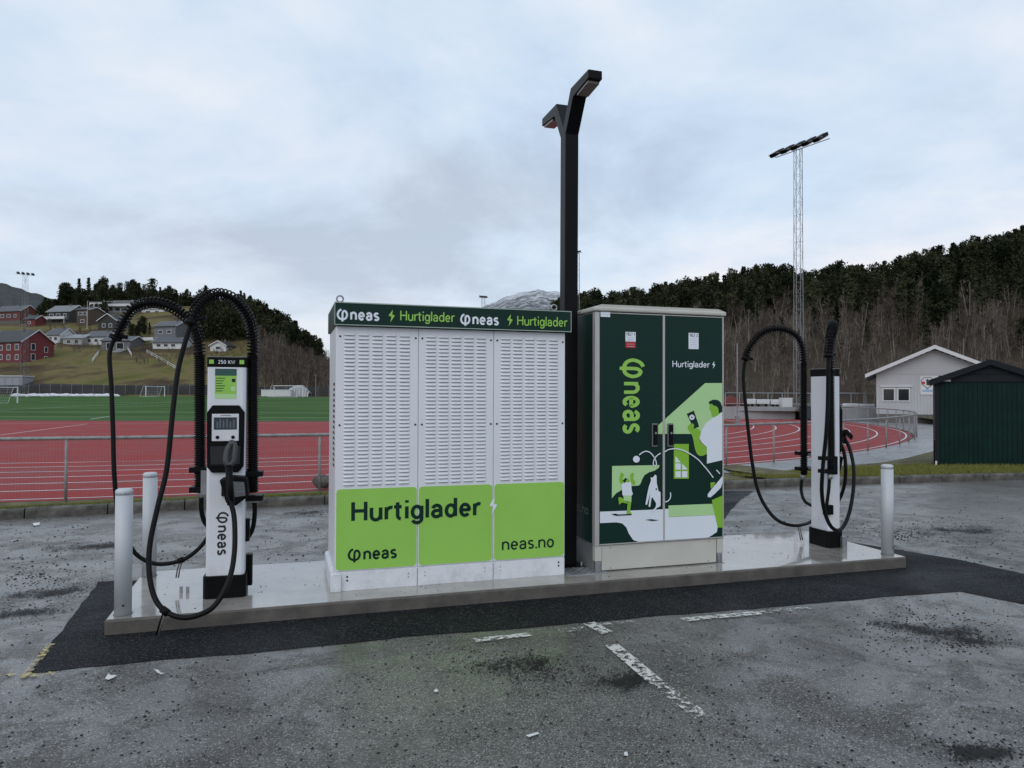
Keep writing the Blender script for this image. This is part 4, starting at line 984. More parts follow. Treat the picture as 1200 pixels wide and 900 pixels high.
cable(ch2, L2([(971, 417, K2), (970.5, 440, K2), (970, 475, K2+.02), (968, 510, K2+.05), (964.5, 545, K2+.1), (963, 575, K2+.14), (966, 598, K2+.18), (972.5, 615, K2+.2), (981, 621.5, K2+.25), (989, 616, K2+.35), (996, 598, K2+.5), (1000.3, 570, K2+.65), (1000, 545, K2+.78), (995, 524, K2+.88), (990, 515, K2+.95)]), .0185)
cable(ch2, L2([(984, 518, 7.92), (989, 530, 7.90), (991, 548, 7.88), (989.5, 568, 7.9), (983, 586, 7.95), (972, 596, 7.95)]), .0185)
plug(ch2, loc2(gd(990, 517, K2+.97)), loc2(gd(983.5, 507, 7.9)), (0, 0, 1), (0, -1, 0))
mb = MB(); q = [loc2(gd(x, y, 7.88)) for x, y in ((983, 505), (993, 503), (1000, 511), (997.5, 516), (990, 508.5), (985, 510))]
nrm_ = (loc2(gd(983, 505, 7.78))-q[0])
mb.add(q+[p+nrm_ for p in q], [tuple(range(5, -1, -1)), tuple(range(6, 12))]+[(i, (i+1) % 6, 6+(i+1) % 6, 6+i) for i in range(6)]); mb.build('plug_grip', M_black, ch2, bevel=.006)
for (x, ys, D) in ((941, (531, 549), D2), (969, (537, 552), D3)):
    for y in ys: clamp(ch2, loc2(gd(x, y, D)), .05, .075, .02)
cable(ch2, L2([(939.5, 562, D2), (939, 575, D2), (943, 587, D2-.05), (953, 593, D2-.1), (966, 594, D2-.2)]), .017, 'tail_cable')
cable(ch2, L2([(972, 561, D3), (971, 575, D3), (969, 590, D3+.02), (968.5, 597, D3+.05)]), .017, 'tail_cable')
for (x, y, D) in ((941, 559, D2), (972.5, 559, D3)):
    p = loc2(gd(x, y, D)); collar(ch2, p+Vector((0, 0, .03)), p-Vector((0, 0, .02)), .026, 'cable_gland').data.materials[0] = M_galv
p = loc2(gd(968.5, 597, D3+.08)); MB().box(-.19, -.14, p.y-.05, p.y+.05, p.z-.05, p.z+.05).build('inlet_box', M_black, ch2, bevel=.004)
MB().box(-.22, -.14, .03, .09, .78, .97).build('arm_bracket', M_black, ch2)
MB().box(.14, .22, .04, .075, .94, .97).build('arm_bracket', M_galvm, ch2); MB().box(.14, .22, .04, .075, .80, .83).build('arm_bracket', M_galvm, ch2)
p = loc2(gd(986, 636, 7.72)); MB().box(p.x-.05, p.x+.05, p.y-.03, p.y+.03, 0, .12).build('foot_bracket', M_galv, ch2)
# ================================================================== TRACK FENCE (posts, rail, wire mesh)
M_rail = mat('weathered rail', (.25, .25, .245), .6, metal=.15, var=.35, scale=9)
tf = empty('track_fence', (TC[0], TC[1]-TR, -.1)); tag(tf, 'low grey wire mesh fence with steel posts round the running track', 'fence')
tf_o = Vector((TC[0], TC[1]-TR, -.1)); FR = TR+.42; FH = 1.06
a_first = math.atan2(12.457-TC[1], -7.552-TC[0]); da = 2.06/FR
angs = [a_first+da*k for k in range(-5, 33)]
def fpt(a, z, r=FR): return Vector((TC[0]+r*math.cos(a), TC[1]+r*math.sin(a), -.1+z))-tf_o
mb = MB(); mb.smooth = True; mb.lathe([(.024, -.1), (.024, FH-.02)], 10); post_m = mb.mesh('post', M_rail)
for a in angs:
    if a > .25: break
    o = link('post', post_m, tf); o.location = fpt(a, 0)
aa = np.linspace(angs[0], .3, 200)
mb = MB(); mb.smooth = True; mb.tube([fpt(a, FH) for a in aa], .031, 8); mb.build('top_rail', M_rail, tf)
wires = MB()
for z in np.linspace(.05, FH-.05, 9): wires.tube([fpt(a, float(z), FR-.03) for a in aa[::2]], .0012, 3, False)
for a in np.arange(angs[0], .3, .05/FR):
    p = fpt(a, .03, FR-.032); q = fpt(a, FH-.02, FR-.032); tt = Vector((-math.sin(a), math.cos(a), 0))*.0009; rr = Vector((math.cos(a), math.sin(a), 0))*.0012
    wires.add([p-tt, p+tt, p-rr, q-tt, q+tt, q-rr], [(0, 1, 4, 3), (1, 2, 5, 4), (2, 0, 3, 5)])
wires.build('wire_mesh', M_galvm, tf)['kind'] = 'stuff'

# ================================================================== DARK GREEN SHED
SD = 17.9
sg = gz(1096, 541, .10); ysh = sg.y
shx0 = sg.x
SH = empty('garden_shed', (shx0, ysh, .02), R_(-29)); tag(SH, 'small dark green boarded shed with black gabled roof on the grass bank', 'shed')
def shz(py): return CH+(465-py)*ysh/FPX-.02
SWd = 2.30; SHh = shz(449); AP = shz(427); D_ = 2.6
M_shed = mat('dark green boards', (.004, .021, .0175), .5, var=.25, scale=3, spec=.12); M_shroof = mat('black roof felt', (.011, .014, .018), .7, var=.2, scale=4, spec=.2)
MB().prism([(0.01, -.15), (SWd-.01, -.15), (SWd-.01, SHh), (SWd/2, AP-.12), (0.01, SHh)], .03, D_, lambda x, z, y: (x, y, z)).build('wall', M_shed, SH)
bw = .098; nb = int((SWd-.2)/bw)
for i in range(nb):
    x = .11+i*bw; MB().box(x+.004, x+bw-.004, .008+.004*(i % 2), .031, .03, SHh-.01).build('board', M_shed, SH)
for x in (0, SWd-.1): MB().box(x, x+.1, 0, .032, 0, SHh).build('corner_board', M_shroof, SH, bevel=.004)
MB().prism([(-.02, SHh+.005), (SWd+.02, SHh+.005), (SWd/2, AP-.05)], .0, .03, lambda x, z, y: (x, y, z)).build('gable', M_shroof, SH)
for i, zz in enumerate((SHh+.03, SHh+.20, SHh+.34)):
    k = (AP-.06-zz)/(AP-.06-SHh); MB().box(SWd/2-(SWd/2)*k, SWd/2+(SWd/2)*k, -.012, .0, zz, zz+.13 if i else zz+.15).build('gable_board', M_shroof, SH)
for s2 in (-1, 1):
    a_ = Vector((SWd/2+s2*(SWd/2+.12), SHh-.03)); b_ = Vector((SWd/2, AP+.02))
    q = [(a_.x, a_.y), (b_.x, b_.y), (b_.x, b_.y+.07), (a_.x, a_.y+.10)]
    MB().prism(q, -.10, D_+.1, lambda x, z, y: (x, y, z)).build('roof_slope', M_shroof, SH)
    MB().prism([(a_.x, a_.y-.05), (b_.x, b_.y-.06), (b_.x, b_.y+.075), (a_.x, a_.y+.105)], -.125, -.101, lambda x, z, y: (x, y, z)).build('barge_board', M_shroof, SH)
MB().box(.09, .34, -.0165, -.012, SHh+.035, SHh+.075).build('name_plate', M_whited, SH)
MB().box(-.035, -.005, .02, .3, .0, .62).build('downpipe', M_blackm, SH); MB().box(.0, .04, -.03, 0, 0, .1).build('door_stop', M_whited, SH)

# ================================================================== CLUBHOUSE
CD = 50.0; cz0 = CH-(486-464.7)*CD/FPX
cl = gd(1027, 486, CD); CB = empty('clubhouse', (cl.x, cl.y, cz0), R_(-27)); tag(CB, 'light grey weatherboarded clubhouse with white trimmed gable beyond the track bend', 'building')
kx = CD/FPX
CW = 6.95; CHh = (486-438)*kx; CA = (486-410)*kx; DP = 14
M_club = mat('grey weatherboard', (.45, .455, .47), .6, var=.06, scale=.6); M_clubt = mat('white trim', (.62, .62, .63), .5, var=.05)
MB().prism([(0, 0), (CW, 0), (CW, CHh), (CW/2, CA-.1), (0, CHh)], .02, DP, lambda x, z, y: (x, y, z)).build('wall', M_club, CB)
mb = MB(); x = .0
while x < CW-.2: mb.box(x+.02, x+.165, -.008, .021, .05, CHh-.05); x += .19
mb.build('wall_boards', M_club, CB)['kind'] = 'stuff'
mb = MB(); z = CHh+.02
while z < CA-.25:
    k = (CA-.12-z)/(CA-.1-CHh)*CW/2; mb.box(CW/2-k, CW/2+k, -.008, .021, z, z+.13); z += .15
mb.build('gable_boards', M_club, CB)['kind'] = 'stuff'
MB().box(0, CW, -.02, .01, CHh-.07, CHh).build('belt_board', M_club, CB)
MB().box(-.03, CW+.03, -.03, DP, -1.2, .04).build('footing', M_concs, CB)
for s2 in (-1, 1):
    a_ = Vector((CW/2+s2*(CW/2+.68), CHh-.25)); b_ = Vector((CW/2, CA))
    MB().prism([(a_.x, a_.y), (b_.x, b_.y), (b_.x, b_.y+.16), (a_.x, a_.y+.16)], -.55, DP+.5, lambda x, z, y: (x, y, z)).build('roof_slope', mat('club roof', (.16, .165, .17), .7), CB)
    MB().prism([(a_.x, a_.y-.05), (b_.x, b_.y-.05), (b_.x, b_.y+.20), (a_.x, a_.y+.20)], -.60, -.552, lambda x, z, y: (x, y, z)).build('barge_board', M_clubt, CB)
def win(parent, x0, x1, z0, z1, y=-.07, fr=.07, mf=None, mp=None, glass=None):
    f = MB()
    for (a, b, c, d) in ((x0, x1, z0, z0+fr), (x0, x1, z1-fr, z1), (x0, x0+fr, z0+fr, z1-fr), (x1-fr, x1, z0+fr, z1-fr)): f.box(a, b, y, y+.06, c, d)
    fo = f.build('window', mf or M_clubt, parent)
    MB().box(x0+fr-.005, x1-fr+.005, y+.022, y+.05, z0+fr-.005, z1-fr+.005).build('pane', glass or M_pane, fo); return fo
M_pane = mat('dark window glass', (.02, .024, .028), .08, var=.3, scale=1)
_cc, _cs = math.cos(R_(27)), math.sin(R_(27))
def cxp(px):
    t = (px-600)/FPX; return (t*cl.y-cl.x)/(_cc+t*_cs)
def czp(py): return (486-py)*kx
wfr = MB().box(cxp(1031.5), cxp(1069), -.09, 0, czp(453.5), czp(452)).build('window_head', M_clubt, CB)
win(CB, cxp(1034), cxp(1049), czp(470.5), czp(455)); win(CB, cxp(1051.5), cxp(1066.5), czp(470.5), czp(455))
cs = MB().box(cxp(1078.5), cxp(1099), -.05, -.02, czp(462.5), czp(441.5)).build('club_sign', M_clubt, CB)
def disc(name, cx, cz, rx, rz, y, m, parent, n=20, poly=None):
    P = poly or [(cx+rx*math.cos(2*math.pi*i/n), cz+rz*math.sin(2*math.pi*i/n)) for i in range(n)]
    return MB().prism(P, y, y+.004, lambda a, b, c: (a, c, b)).build(name, m, parent)
M_navy = mat('navy print', (.02, .03, .08), .5)
ex, ez = cxp(1087), czp(449)
disc('emblem_ring', 0, 0, 0, 0, -.054, M_grey, cs, poly=[(ex-.38, ez+.2), (ex-.2, ez+.38), (ex+.2, ez+.38), (ex+.38, ez+.2), (ex+.36, ez-.1), (ex, ez-.42), (ex-.36, ez-.1)])
disc('emblem_field', 0, 0, 0, 0, -.058, M_clubt, cs, poly=[(ex-.33, ez+.18), (ex-.18, ez+.33), (ex+.18, ez+.33), (ex+.33, ez+.18), (ex+.31, ez-.08), (ex, ez-.35), (ex-.31, ez-.08)])
MB().box(ex-.07, ex+.07, -.066, -.05, ez-.14, ez+.24).build('emblem_bar', M_navy, cs)
for d_ in (-.24, .24): MB().box(ex+d_-.09, ex+d_+.09, -.065, -.05, ez-.1, ez+.08).build('emblem_bar', M_red, cs)
MB().box(ex-.3, ex+.3, -.054, -.05, czp(459), czp(457.6)).build('sign_line', mat('blue print', (.15, .3, .5), .5), cs); MB().box(ex-.1, ex+.1, -.054, -.05, czp(456.8), czp(455.8)).build('sign_line', MATS['blue print'], cs)

# ================================================================== FLOODLIGHT MASTS
def mast(loc, H, w0, w1, headlen, yaw, nl, label, lamp=.55, r=.05, tilt=0):
    t = empty('floodlight_mast', loc); tag(t, label, 'floodlight', 'floodlight masts round the sports ground')
    mb = MB(); n = max(8, int(H/1.1))
    def leg(k, z):
        w = (w0+(w1-w0)*z/H)/2; a = math.pi/4+k*math.pi/2; return Vector((w*1.4*math.cos(a), w*1.4*math.sin(a), z))
    for k in range(4): mb.tube([leg(k, 0), leg(k, H*.5), leg(k, H)], r, 5)
    for i in range(n):
        z0, z1 = H*i/n, H*(i+1)/n
        for k in range(4):
            a, b = (leg(k, z0), leg((k+1) % 4, z1)) if (i+k) % 2 else (leg((k+1) % 4, z0), leg(k, z1))
            mb.tube([a, b], r*.5, 3, False); mb.tube([leg(k, z1), leg((k+1) % 4, z1)], r*.45, 3, False)
    mb.build('lattice', M_galvm, t)
    d = Vector((math.cos(yaw), math.sin(yaw), 0)); nn = Vector((-d.y, d.x, 0))
    for s2 in (-.45, .45):
        mb = MB(); mb.tube([Vector((0, 0, H+.1))-d*headlen/2+nn*s2, Vector((0, 0, H+.1))+d*headlen/2+nn*s2], r*1.3, 5); mb.build('crossbar', M_galvm, t)
    hm = None
    for i in range(nl):
        c = Vector((0, 0, H+.30))+d*headlen*((i+.5)/nl-.5)
        M = Matrix.Translation(c) @ Matrix.Rotation(yaw, 4, 'Z') @ Matrix.Rotation(R_(tilt), 4, 'X')
        h = MB(); k = headlen/nl*.27; h.box(-k, k, -lamp, lamp, -.15, .15, M); o = h.build('floodlight', M_black, t, bevel=.05)
        h = MB(); h.box(-k*.9, k*.9, -lamp*.9, lamp*.9, -.20, -.151, M); h.build('lens', M_whited, o)
    return t
q = gd(936, 484, 62); mast((q.x, q.y, -.05), CH+(464-172)*62/FPX, .62, .52, 5.6, math.atan2(-4.6, 2.55), 5, 'tall lattice floodlight mast rising before the wooded hill', .72, .028, 30)
mb = MB()
q = gd(28, 462, 140); mast((q.x, q.y, .8), CH+(461-322)*140/FPX-.8, 1.0, .6, 3.2, math.atan2(2.6, 2.6), 4, 'slim floodlight mast beside the red house on the slope', .45, .02, 20)
q = gd(566, 462, 165); mast((q.x, q.y, 1.0), CH+(463-349)*165/FPX-1, 1.0, .7, 2.0, .5, 4, 'floodlight mast whose head shows above the white cabinet', .4, .04, 20)
q = gd(676.5, 463, 150); mast((q.x, q.y, 1.0), CH+(463-296)*150/FPX-1, 1.0, .7, 1.6, -.9, 3, 'slender floodlight mast right behind the black lamp post', .35, .035, 20)

# ================================================================== SPORTS GROUND FURNITURE
def goal(px, py, D, w, h, dep, yaw, label, z=None):
    p = gd(px, py, D); z = zt(p.x, p.y)+.012 if z is None else z; t = empty('football_goal', (p.x, p.y, z), yaw); tag(t, label, 'goal', 'white football goals')
    for x in (-w/2, w/2):
        MB().box(x-.06, x+.06, -.06, .06, 0, h).build('goal_post', M_whited, t)
        mb = MB(); mb.tube([(x, 0, h), (x, dep*.4, h), (x, dep, 0)], .035, 5); mb.build('stay', M_whited, t)
    MB().box(-w/2+.06, w/2-.06, -.06, .06, h-.12, h).build('crossbar', M_whited, t)
    mb = MB(); mb.tube([(-w/2, dep, .03), (w/2, dep, .03)], .035, 5); mb.build('ground_bar', M_whited, t)
    nb_ = MB(); n = 14
    for i in range(n+1):
        x = -w/2+w*i/n; nb_.tube([(x, dep*.4, h), (x, dep, 0)], .006, 3, False)
    for i in range(6): nb_.tube([(-w/2, dep*(.4+.6*i/6), h*(1-i/6)), (w/2, dep*(.4+.6*i/6), h*(1-i/6))], .006, 3, False)
    nb_.build('net', M_whited, t)['kind'] = 'stuff'
goal(1.5, 474, 95, 5, 2.2, 1.5, R_(80), 'white football goal standing on the turf at the pitch side')
goal(182, 467, 150, 5, 2.2, 1.6, R_(72), 'small white football goal turned sideways at the pitch end')
goal(338, 464, 152, 7.3, 2.44, 2, R_(160), 'white football goal in front of the white dome at the pitch end')
# dark wall and bank of cleared snow at the far end of the pitch
fe = empty('pitch_end_fence', (-125, 162.5, zt(0, 162))); tag(fe, 'dark slatted fence along the far end of the football pitch', 'fence')
M_dfence = mat('dark fence', (.035, .036, .038), .8, var=.3, scale=.4)
for i in range(45):
    x = i*2.4
    if x > 106: break
    MB().box(x, x+2.34, 0, .06, 0, 2.2+.1*math.sin(i*1.7)).build('fence_panel', M_dfence, fe); MB().box(x+2.34, x+2.4, -.04, .10, 0, 2.5).build('post', M_galvm, fe)
def lump(name, pts, rad, m, label, cat, z0, sub=3, sq=.45):
    bm = bmesh.new()
    for (x, y), r in zip(pts, rad):
        g = bmesh.ops.create_icosphere(bm, subdivisions=2, radius=r)
        for v in g['verts']:
            v.co = Vector((v.co.x+x+random.uniform(-.12, .12)*r, v.co.y*.8+y, v.co.z*sq+z0+random.uniform(-.1, .1)*r))
    me = bpy.data.meshes.new(name); bm.to_mesh(me); bm.free(); me.materials.append(m); o = link(name, me); return tag(o, label, cat, kind='stuff')
M_snow = mat('old snow', (.62, .63, .66), .7, var=.25, scale=.8, bump=.5, bscale=2)
P = []; Rr_ = []
for i in range(95):
    px = 6+118*i/94; p = gd(px, 466, 150-(12 if px < 40 else 0)); P.append((p.x, p.y+rng.uniform(-1, 1)+4)); Rr_.append(rng.uniform(.5, 1.15))
lump('snow_bank', P, Rr_, M_snow, 'bank of dirty cleared snow along the far end of the pitch', 'snow', zt(0, 152)+.12)
p = gd(325, 463, 158)
ct = empty('storage_container', (p.x, p.y, zt(0, 158))); tag(ct, 'long low white storage box at the far end of the pitch', 'container')
MB().box(-3.2, 3.2, -1, 1, .05, 1.35).build('box', M_clubt, ct, bevel=.05); MB().box(-3.25, 3.25, -1.05, 1.05, 1.35, 1.5).build('lid', M_whited, ct, bevel=.03)
for x in (-2.6, 2.6): MB().box(x-.2, x+.2, -.9, .9, 0, .06).build('skid', M_grey, ct)
p = gd(350, 463, 160); dm_ = empty('net_dome', (p.x, p.y, zt(0, 160))); tag(dm_, 'pale domed frame shelter beside the low white storage box', 'shelter')
mb = MB()
for i in range(9):
    x = -2.4+.6*i; hh = 2.5*math.sqrt(max(.05, 1-(x/2.7)**2)); mb.tube([(x, -1.6, 0), (x, -1.1, hh*.8), (x, 0, hh), (x, 1.1, hh*.8), (x, 1.6, 0)], .06, 5)
mb.build('hoops', M_whited, dm_)
mb = MB(); n = 10; vs = []
for i in range(n+1):
    x = -2.5+5*i/n; hh = 2.45*math.sqrt(max(.02, 1-(x/2.65)**2))
    for (y, k) in ((-1.6, 0), (-1.1, .8), (0, 1), (1.1, .8), (1.6, 0)): vs.append((x, y, hh*k))
mb.add(vs, [(i*5+j, i*5+j+1, (i+1)*5+j+1, (i+1)*5+j) for i in range(n) for j in range(4)]); mb.build('cover', mat('translucent net', (.30, .31, .31), .8, var=.2), dm_)
p = gd(370, 463, 150); lpz = empty('pole_lamp', (p.x, p.y, zt(0, 150))); tag(lpz, 'thin pole lamp standing before the bare trees at the pitch end', 'lamp post')
MB().box(-.05, .05, -.05, .05, 0, 4.6).build('pole', M_galvm, lpz); MB().box(-.3, .1, -.1, .1, 4.55, 4.68).build('lamp_head', M_galvm, lpz)

# right: low wall, railing, snow-covered benches, bins behind the bend
RD = 58
def rp(px, D=RD): p = gd(px, 480, D); return p.x, p.y
for (xa, xb, D, lab) in ((840, 932, 56, 'pale low retaining wall behind the track bend beside the mast'), (978, 1030, 53, 'pale low retaining wall behind the track bend beside the clubhouse')):
    x0, y0 = rp(xa, D); x1, _ = rp(xb, D)
    t = empty('low_wall', (x0, y0, -.1)); tag(t, lab, 'wall'); n = int((x1-x0)/1.2); s_ = (x1-x0)/n
    for i in range(n): MB().box(i*s_+.01, (i+1)*s_-.01, 0, .3, 0, .98+random.uniform(-.02, .02)).build('wall_block', M_path if 0 else mat('pale concrete block', (.30, .31, .32), .6, var=.12, scale=1), t)
    MB().box(0, x1-x0, .02, .28, 0, .93).build('core', MATS['pale concrete block'], t)
for (xa, xb, D, lab) in ((850, 950, 60, 'thin grey railing above the low wall beside the floodlight mast'), (982, 1028, 57, 'thin grey railing above the low wall beside the clubhouse')):
    x0, y0 = rp(xa, D); x1, _ = rp(xb, D); t = empty('railing', (x0, y0, .6)); tag(t, lab, 'railing')
    for z in (.45, 1.35): mb = MB(); mb.tube([(0, 0, z), (x1-x0, 0, z)], .035, 5); mb.build('rail', M_galv, t)
    n = max(3, int((x1-x0)/1.05))
    for i in range(n+1): 
        x = (x1-x0)*i/n; MB().box(x-.03, x+.03, -.03, .03, -.7, 1.35).build('post', M_galv, t)
    x0w = x0
sheet('upper_terrace', [(rp(830, 57)[0], 56.3), (rp(1040, 54)[0]+1.5, 54), (40, 62), (40, 95), (16, 95), (14, 60)], .55, M_litter)
for (xa, xb, ya, yb, D, lab) in ((874, 886, 467.5, 473.5, 57.5, 'white covered bench along the low wall nearest the red tent'), (887, 902, 468, 473.5, 57.5, 'white covered bench in the middle of the row by the low wall'), (904, 915, 468, 474, 57.5, 'white covered bench beside the white crate'), (990, 1007, 472.5, 477, 55.5, 'snow strip lying along the low wall near the clubhouse'), (1008, 1026, 473, 477, 55.5, 'snow patch on the low wall touching the clubhouse corner')):
    x0, y0 = rp(xa, D); x1, _ = rp(xb, D); z0 = CH-(yb-464)*D/FPX; z1 = CH-(ya-464)*D/FPX
    snow = 'snow' in lab; t = empty('snow_strip' if snow else 'covered_bench', (x0, y0, .55)); tag(t, lab, 'snow' if snow else 'bench')
    mb = MB().box(0, x1-x0, 0, .5, z0-.55, z1-.55); mb.build('cover', M_snow if snow else M_clubt, t, bevel=.08 if snow else .03)
    for k in range(2 if not snow else 0): MB().box(.15+k*(x1-x0-.4), .25+k*(x1-x0-.4), .1, .4, 0, max(.02, z0-.54)).build('leg', M_black, t)
    if snow: MB().box(.02, x1-x0-.02, .02, .48, 0, max(.03, z0-.549)).build('ledge', M_concs, t)
x0, y0 = rp(917, 56.8); t = empty('white_crate', (x0, y0, .55)); tag(t, 'square white crate on the terrace beside the mast foot', 'crate'); MB().box(0, .8, 0, .7, 0, .95).build('box', M_clubt, t, bevel=.04); MB().box(-.02, .82, -.02, .72, .95, 1.02).build('lid', M_whited, t)
for px in (942, 947): 
    x0, y0 = rp(px, 55); t = empty('wheelie_bin', (x0, y0, -.1)); tag(t, 'dark blue wheelie bin standing closest to the mast foot' if px == 942 else 'dark blue wheelie bin one place further from the mast foot', 'bin', 'dark blue bins behind the bend'); mm_ = mat('bin blue', (.035, .05, .075), .5)
    MB().prism([(-.22, .08), (.22, .08), (.28, 1.0), (-.28, 1.0)], -.25, .25, lambda a, b, c: (a, c, b)).build('bin_body', mm_, t, bevel=.03); MB().box(-.3, .3, -.3, .3, 1.0, 1.08).build('lid', mm_, t, bevel=.03)
    mb = MB(); mb.tube([(-.28, .2, .1), (.28, .2, .1)], .1, 10); mb.build('wheel_axle', M_black, t)
x0, y0 = rp(856, 62); t = empty('red_tent', (x0, y0, .55)); tag(t, 'small dark red tent beyond the low wall by the green cabinet', 'tent'); mr_ = mat('dark red cloth', (.13, .025, .022), .8)
MB().add([(-1.0, -.8, .45), (1.0, -.8, .45), (1.0, .8, .45), (-1.0, .8, .45), (0, 0, 1.25)], [(0, 1, 4), (1, 2, 4), (2, 3, 4), (3, 0, 4), (3, 2, 1, 0)]).build('canopy', mr_, t); MB().box(-.95, .95, -.75, .75, 0, .45).build('wall', mr_, t)
x0, y0 = rp(864, 44); t = empty('sign_pole', (x0, y0, -.1)); tag(t, 'thin grey pole standing on the track edge before the low wall', 'pole'); mb = MB(); mb.tube([(0, 0, 0), (0, 0, 5.0)], .04, 6); mb.build('pole', M_galvm, t); MB().box(-.12, .12, -.12, .12, 0, .6).build('pole_foot', M_galvm, t)

# ================================================================== HILLS
def lerp_tab(x, T): return float(np.interp(x, [a for a, _ in T], [b for _, b in T]))
LD = [(150, .9), (160, 1.3), (172, 2.4), (215, 14.5), (265, 27), (300, 36), (345, 46.5), (430, 42), (520, 20)]
def pxof(x, y): return 600+FPX*x/max(y, 1)
def hn(x, y): return math.sin(x*.071+1.3)*math.cos(y*.053)*.5+math.sin(x*.19+y*.13)*.25
def zleft(x, y):
    px = pxof(x, y); m = lerp_tab(px, [(-400, .9), (230, 1), (300, .97), (330, .80), (355, .52), (388, .28), (450, .12), (560, .03), (600, 0)])
    z = lerp_tab(y, LD)
    cap = lerp_tab(px, [(-400, 28), (38, 29), (55, 37), (75, 45), (110, 48), (160, 45), (215, 40), (300, 37)]); z = min(z, cap)
    if px > 290:                      # the nearer wooded knoll falls away behind its crest
        k = lerp_tab(px, [(292, 0), (315, 1)]); zz = z if y < 250 else 23.3-(y-250)*.12; z = z*(1-k)+zz*k
    return max(-.3, (z-.9)*m+.9+hn(x, y)*min(1, max(0, (y-168)/30))*m)
SKY_R = [(540, 470), (600, 420), (640, 375), (670, 358), (700, 352), (760, 346), (800, 337), (850, 331), (900, 323), (940, 326), (980, 319), (1020, 323), (1060, 311), (1100, 299), (1150, 286), (1200, 278), (1300, 262), (1500, 255)]
def zright(x, y):
    px = pxof(x, y); S = lerp_tab(px, SKY_R); zc = max(.6, 1.71+(464-S)*280/FPX-10.5)
    if y <= 95: return .5
    s = (y-95)/185
    if s <= 1: return .5+(zc-.5)*(.35*s+.65*s*s*(3-2*s)*.9+.065*s)+hn(x, y)*1.6*s
    return zc-(y-280)*.10+hn(x, y)*1.6
def terrain(name, px0, px1, npx, ds, zf, m):
    vs = []; ts = [(px0+(px1-px0)*i/npx-600)/FPX for i in range(npx+1)]
    for d in ds:
        for t in ts: vs.append((t*d, d, zf(t*d, d)))
    k = npx+1; fs = [(i*k+j, i*k+j+1, (i+1)*k+j+1, (i+1)*k+j) for i in range(len(ds)-1) for j in range(npx)]
    mb = MB(); mb.smooth = True; mb.add(vs, fs); o = mb.build(name, m); o['kind'] = 'structure'; return o
# left hillside: grass low down, forest floor higher (one material with soft patches)
terrain('hillside', -500, 600, 110, list(np.linspace(158, 230, 25))+list(np.linspace(236, 520, 40)), lambda x, y: zleft(x, y) if y > 160 else zleft(x, y)-.6, M_hillg)
terrain('wooded_hill', 560, 1700, 110, list(np.linspace(94, 300, 50))+[330, 380, 450], zright, M_litter)
_sc = terrain('gravel_bank', -60, 262, 50, list(np.linspace(164, 181, 8)), lambda x, y: zleft(x, y)+.35-.06*abs(y-172), M_scree)
# far mountains
def mountain(name, prof, D, m, dep):
    pts = [(x, y) for x, y in prof]; n = 90; x0, x1 = pts[0][0], pts[-1][0]; rows = 22; vs = []
    for j in range(rows+1):
        s = j/rows; d = D+dep*(s-1)
        for i in range(n+1):
            px = x0+(x1-x0)*i/n; top = CH+(463-np.interp(px, [p[0] for p in pts], [p[1] for p in pts]))*D/FPX
            x = (px-600)/FPX*d
            nz = (math.sin(px*.31+s*7)+math.sin(px*.83+s*13)*.5+math.sin(px*1.9-s*9)*.3)*top*.013
            vs.append((x, d, max(-1, top*(s**1.15)+nz*(s if s < 1 else .5))))
    k = n+1; mb = MB(); mb.add(vs, [(j*k+i, j*k+i+1, (j+1)*k+i+1, (j+1)*k+i) for j in range(rows) for i in range(n)]); o = mb.build(name, m); o['kind'] = 'structure'
def snow_mat():
    m, t, p = new_mat('snow dusted rock'); n = t.nodes; l = t.links; co = n.new('ShaderNodeTexCoord')
    z = n.new('ShaderNodeTexNoise'); z.inputs['Scale'].default_value = .022; z.inputs['Detail'].default_value = 9; z.inputs['Roughness'].default_value = .72; l.new(co.outputs['Object'], z.inputs['Vector'])
    sp_ = n.new('ShaderNodeSeparateXYZ'); l.new(co.outputs['Object'], sp_.inputs[0])
    g = n.new('ShaderNodeMapRange'); g.inputs[1].default_value = 60; g.inputs[2].default_value = 420; g.inputs[3].default_value = -.22; g.inputs[4].default_value = .16; l.new(sp_.outputs['Z'], g.inputs[0])
    ad = n.new('ShaderNodeMath'); l.new(z.outputs['Fac'], ad.inputs[0]); l.new(g.outputs[0], ad.inputs[1])
    r = n.new('ShaderNodeValToRGB'); r.color_ramp.elements[0].position = .47; r.color_ramp.elements[1].position = .66; r.color_ramp.elements[0].color = (.085, .09, .095, 1); r.color_ramp.elements[1].color = (.55, .57, .60, 1); l.new(ad.outputs[0], r.inputs[0]); l.new(r.outputs[0], p.inputs['Base Color']); p.inputs['Roughness'].default_value = .9
    return m
mountain('mountain', [(500, 400), (540, 372), (560, 362), (580, 353), (600, 345), (618, 341), (630, 339.5), (645, 341), (660, 343), (690, 347), (720, 356), (800, 380)], 2600, snow_mat(), 1500)
mountain('mountain', [(-300, 300), (-150, 318), (-60, 328), (0, 334), (8, 335), (18, 339), (30, 343), (42, 346), (60, 352), (120, 362), (220, 400)], 1300, mat('far forest ridge', (.060, .066, .068), .95, var=.3, scale=.02, spec=.1), 700)

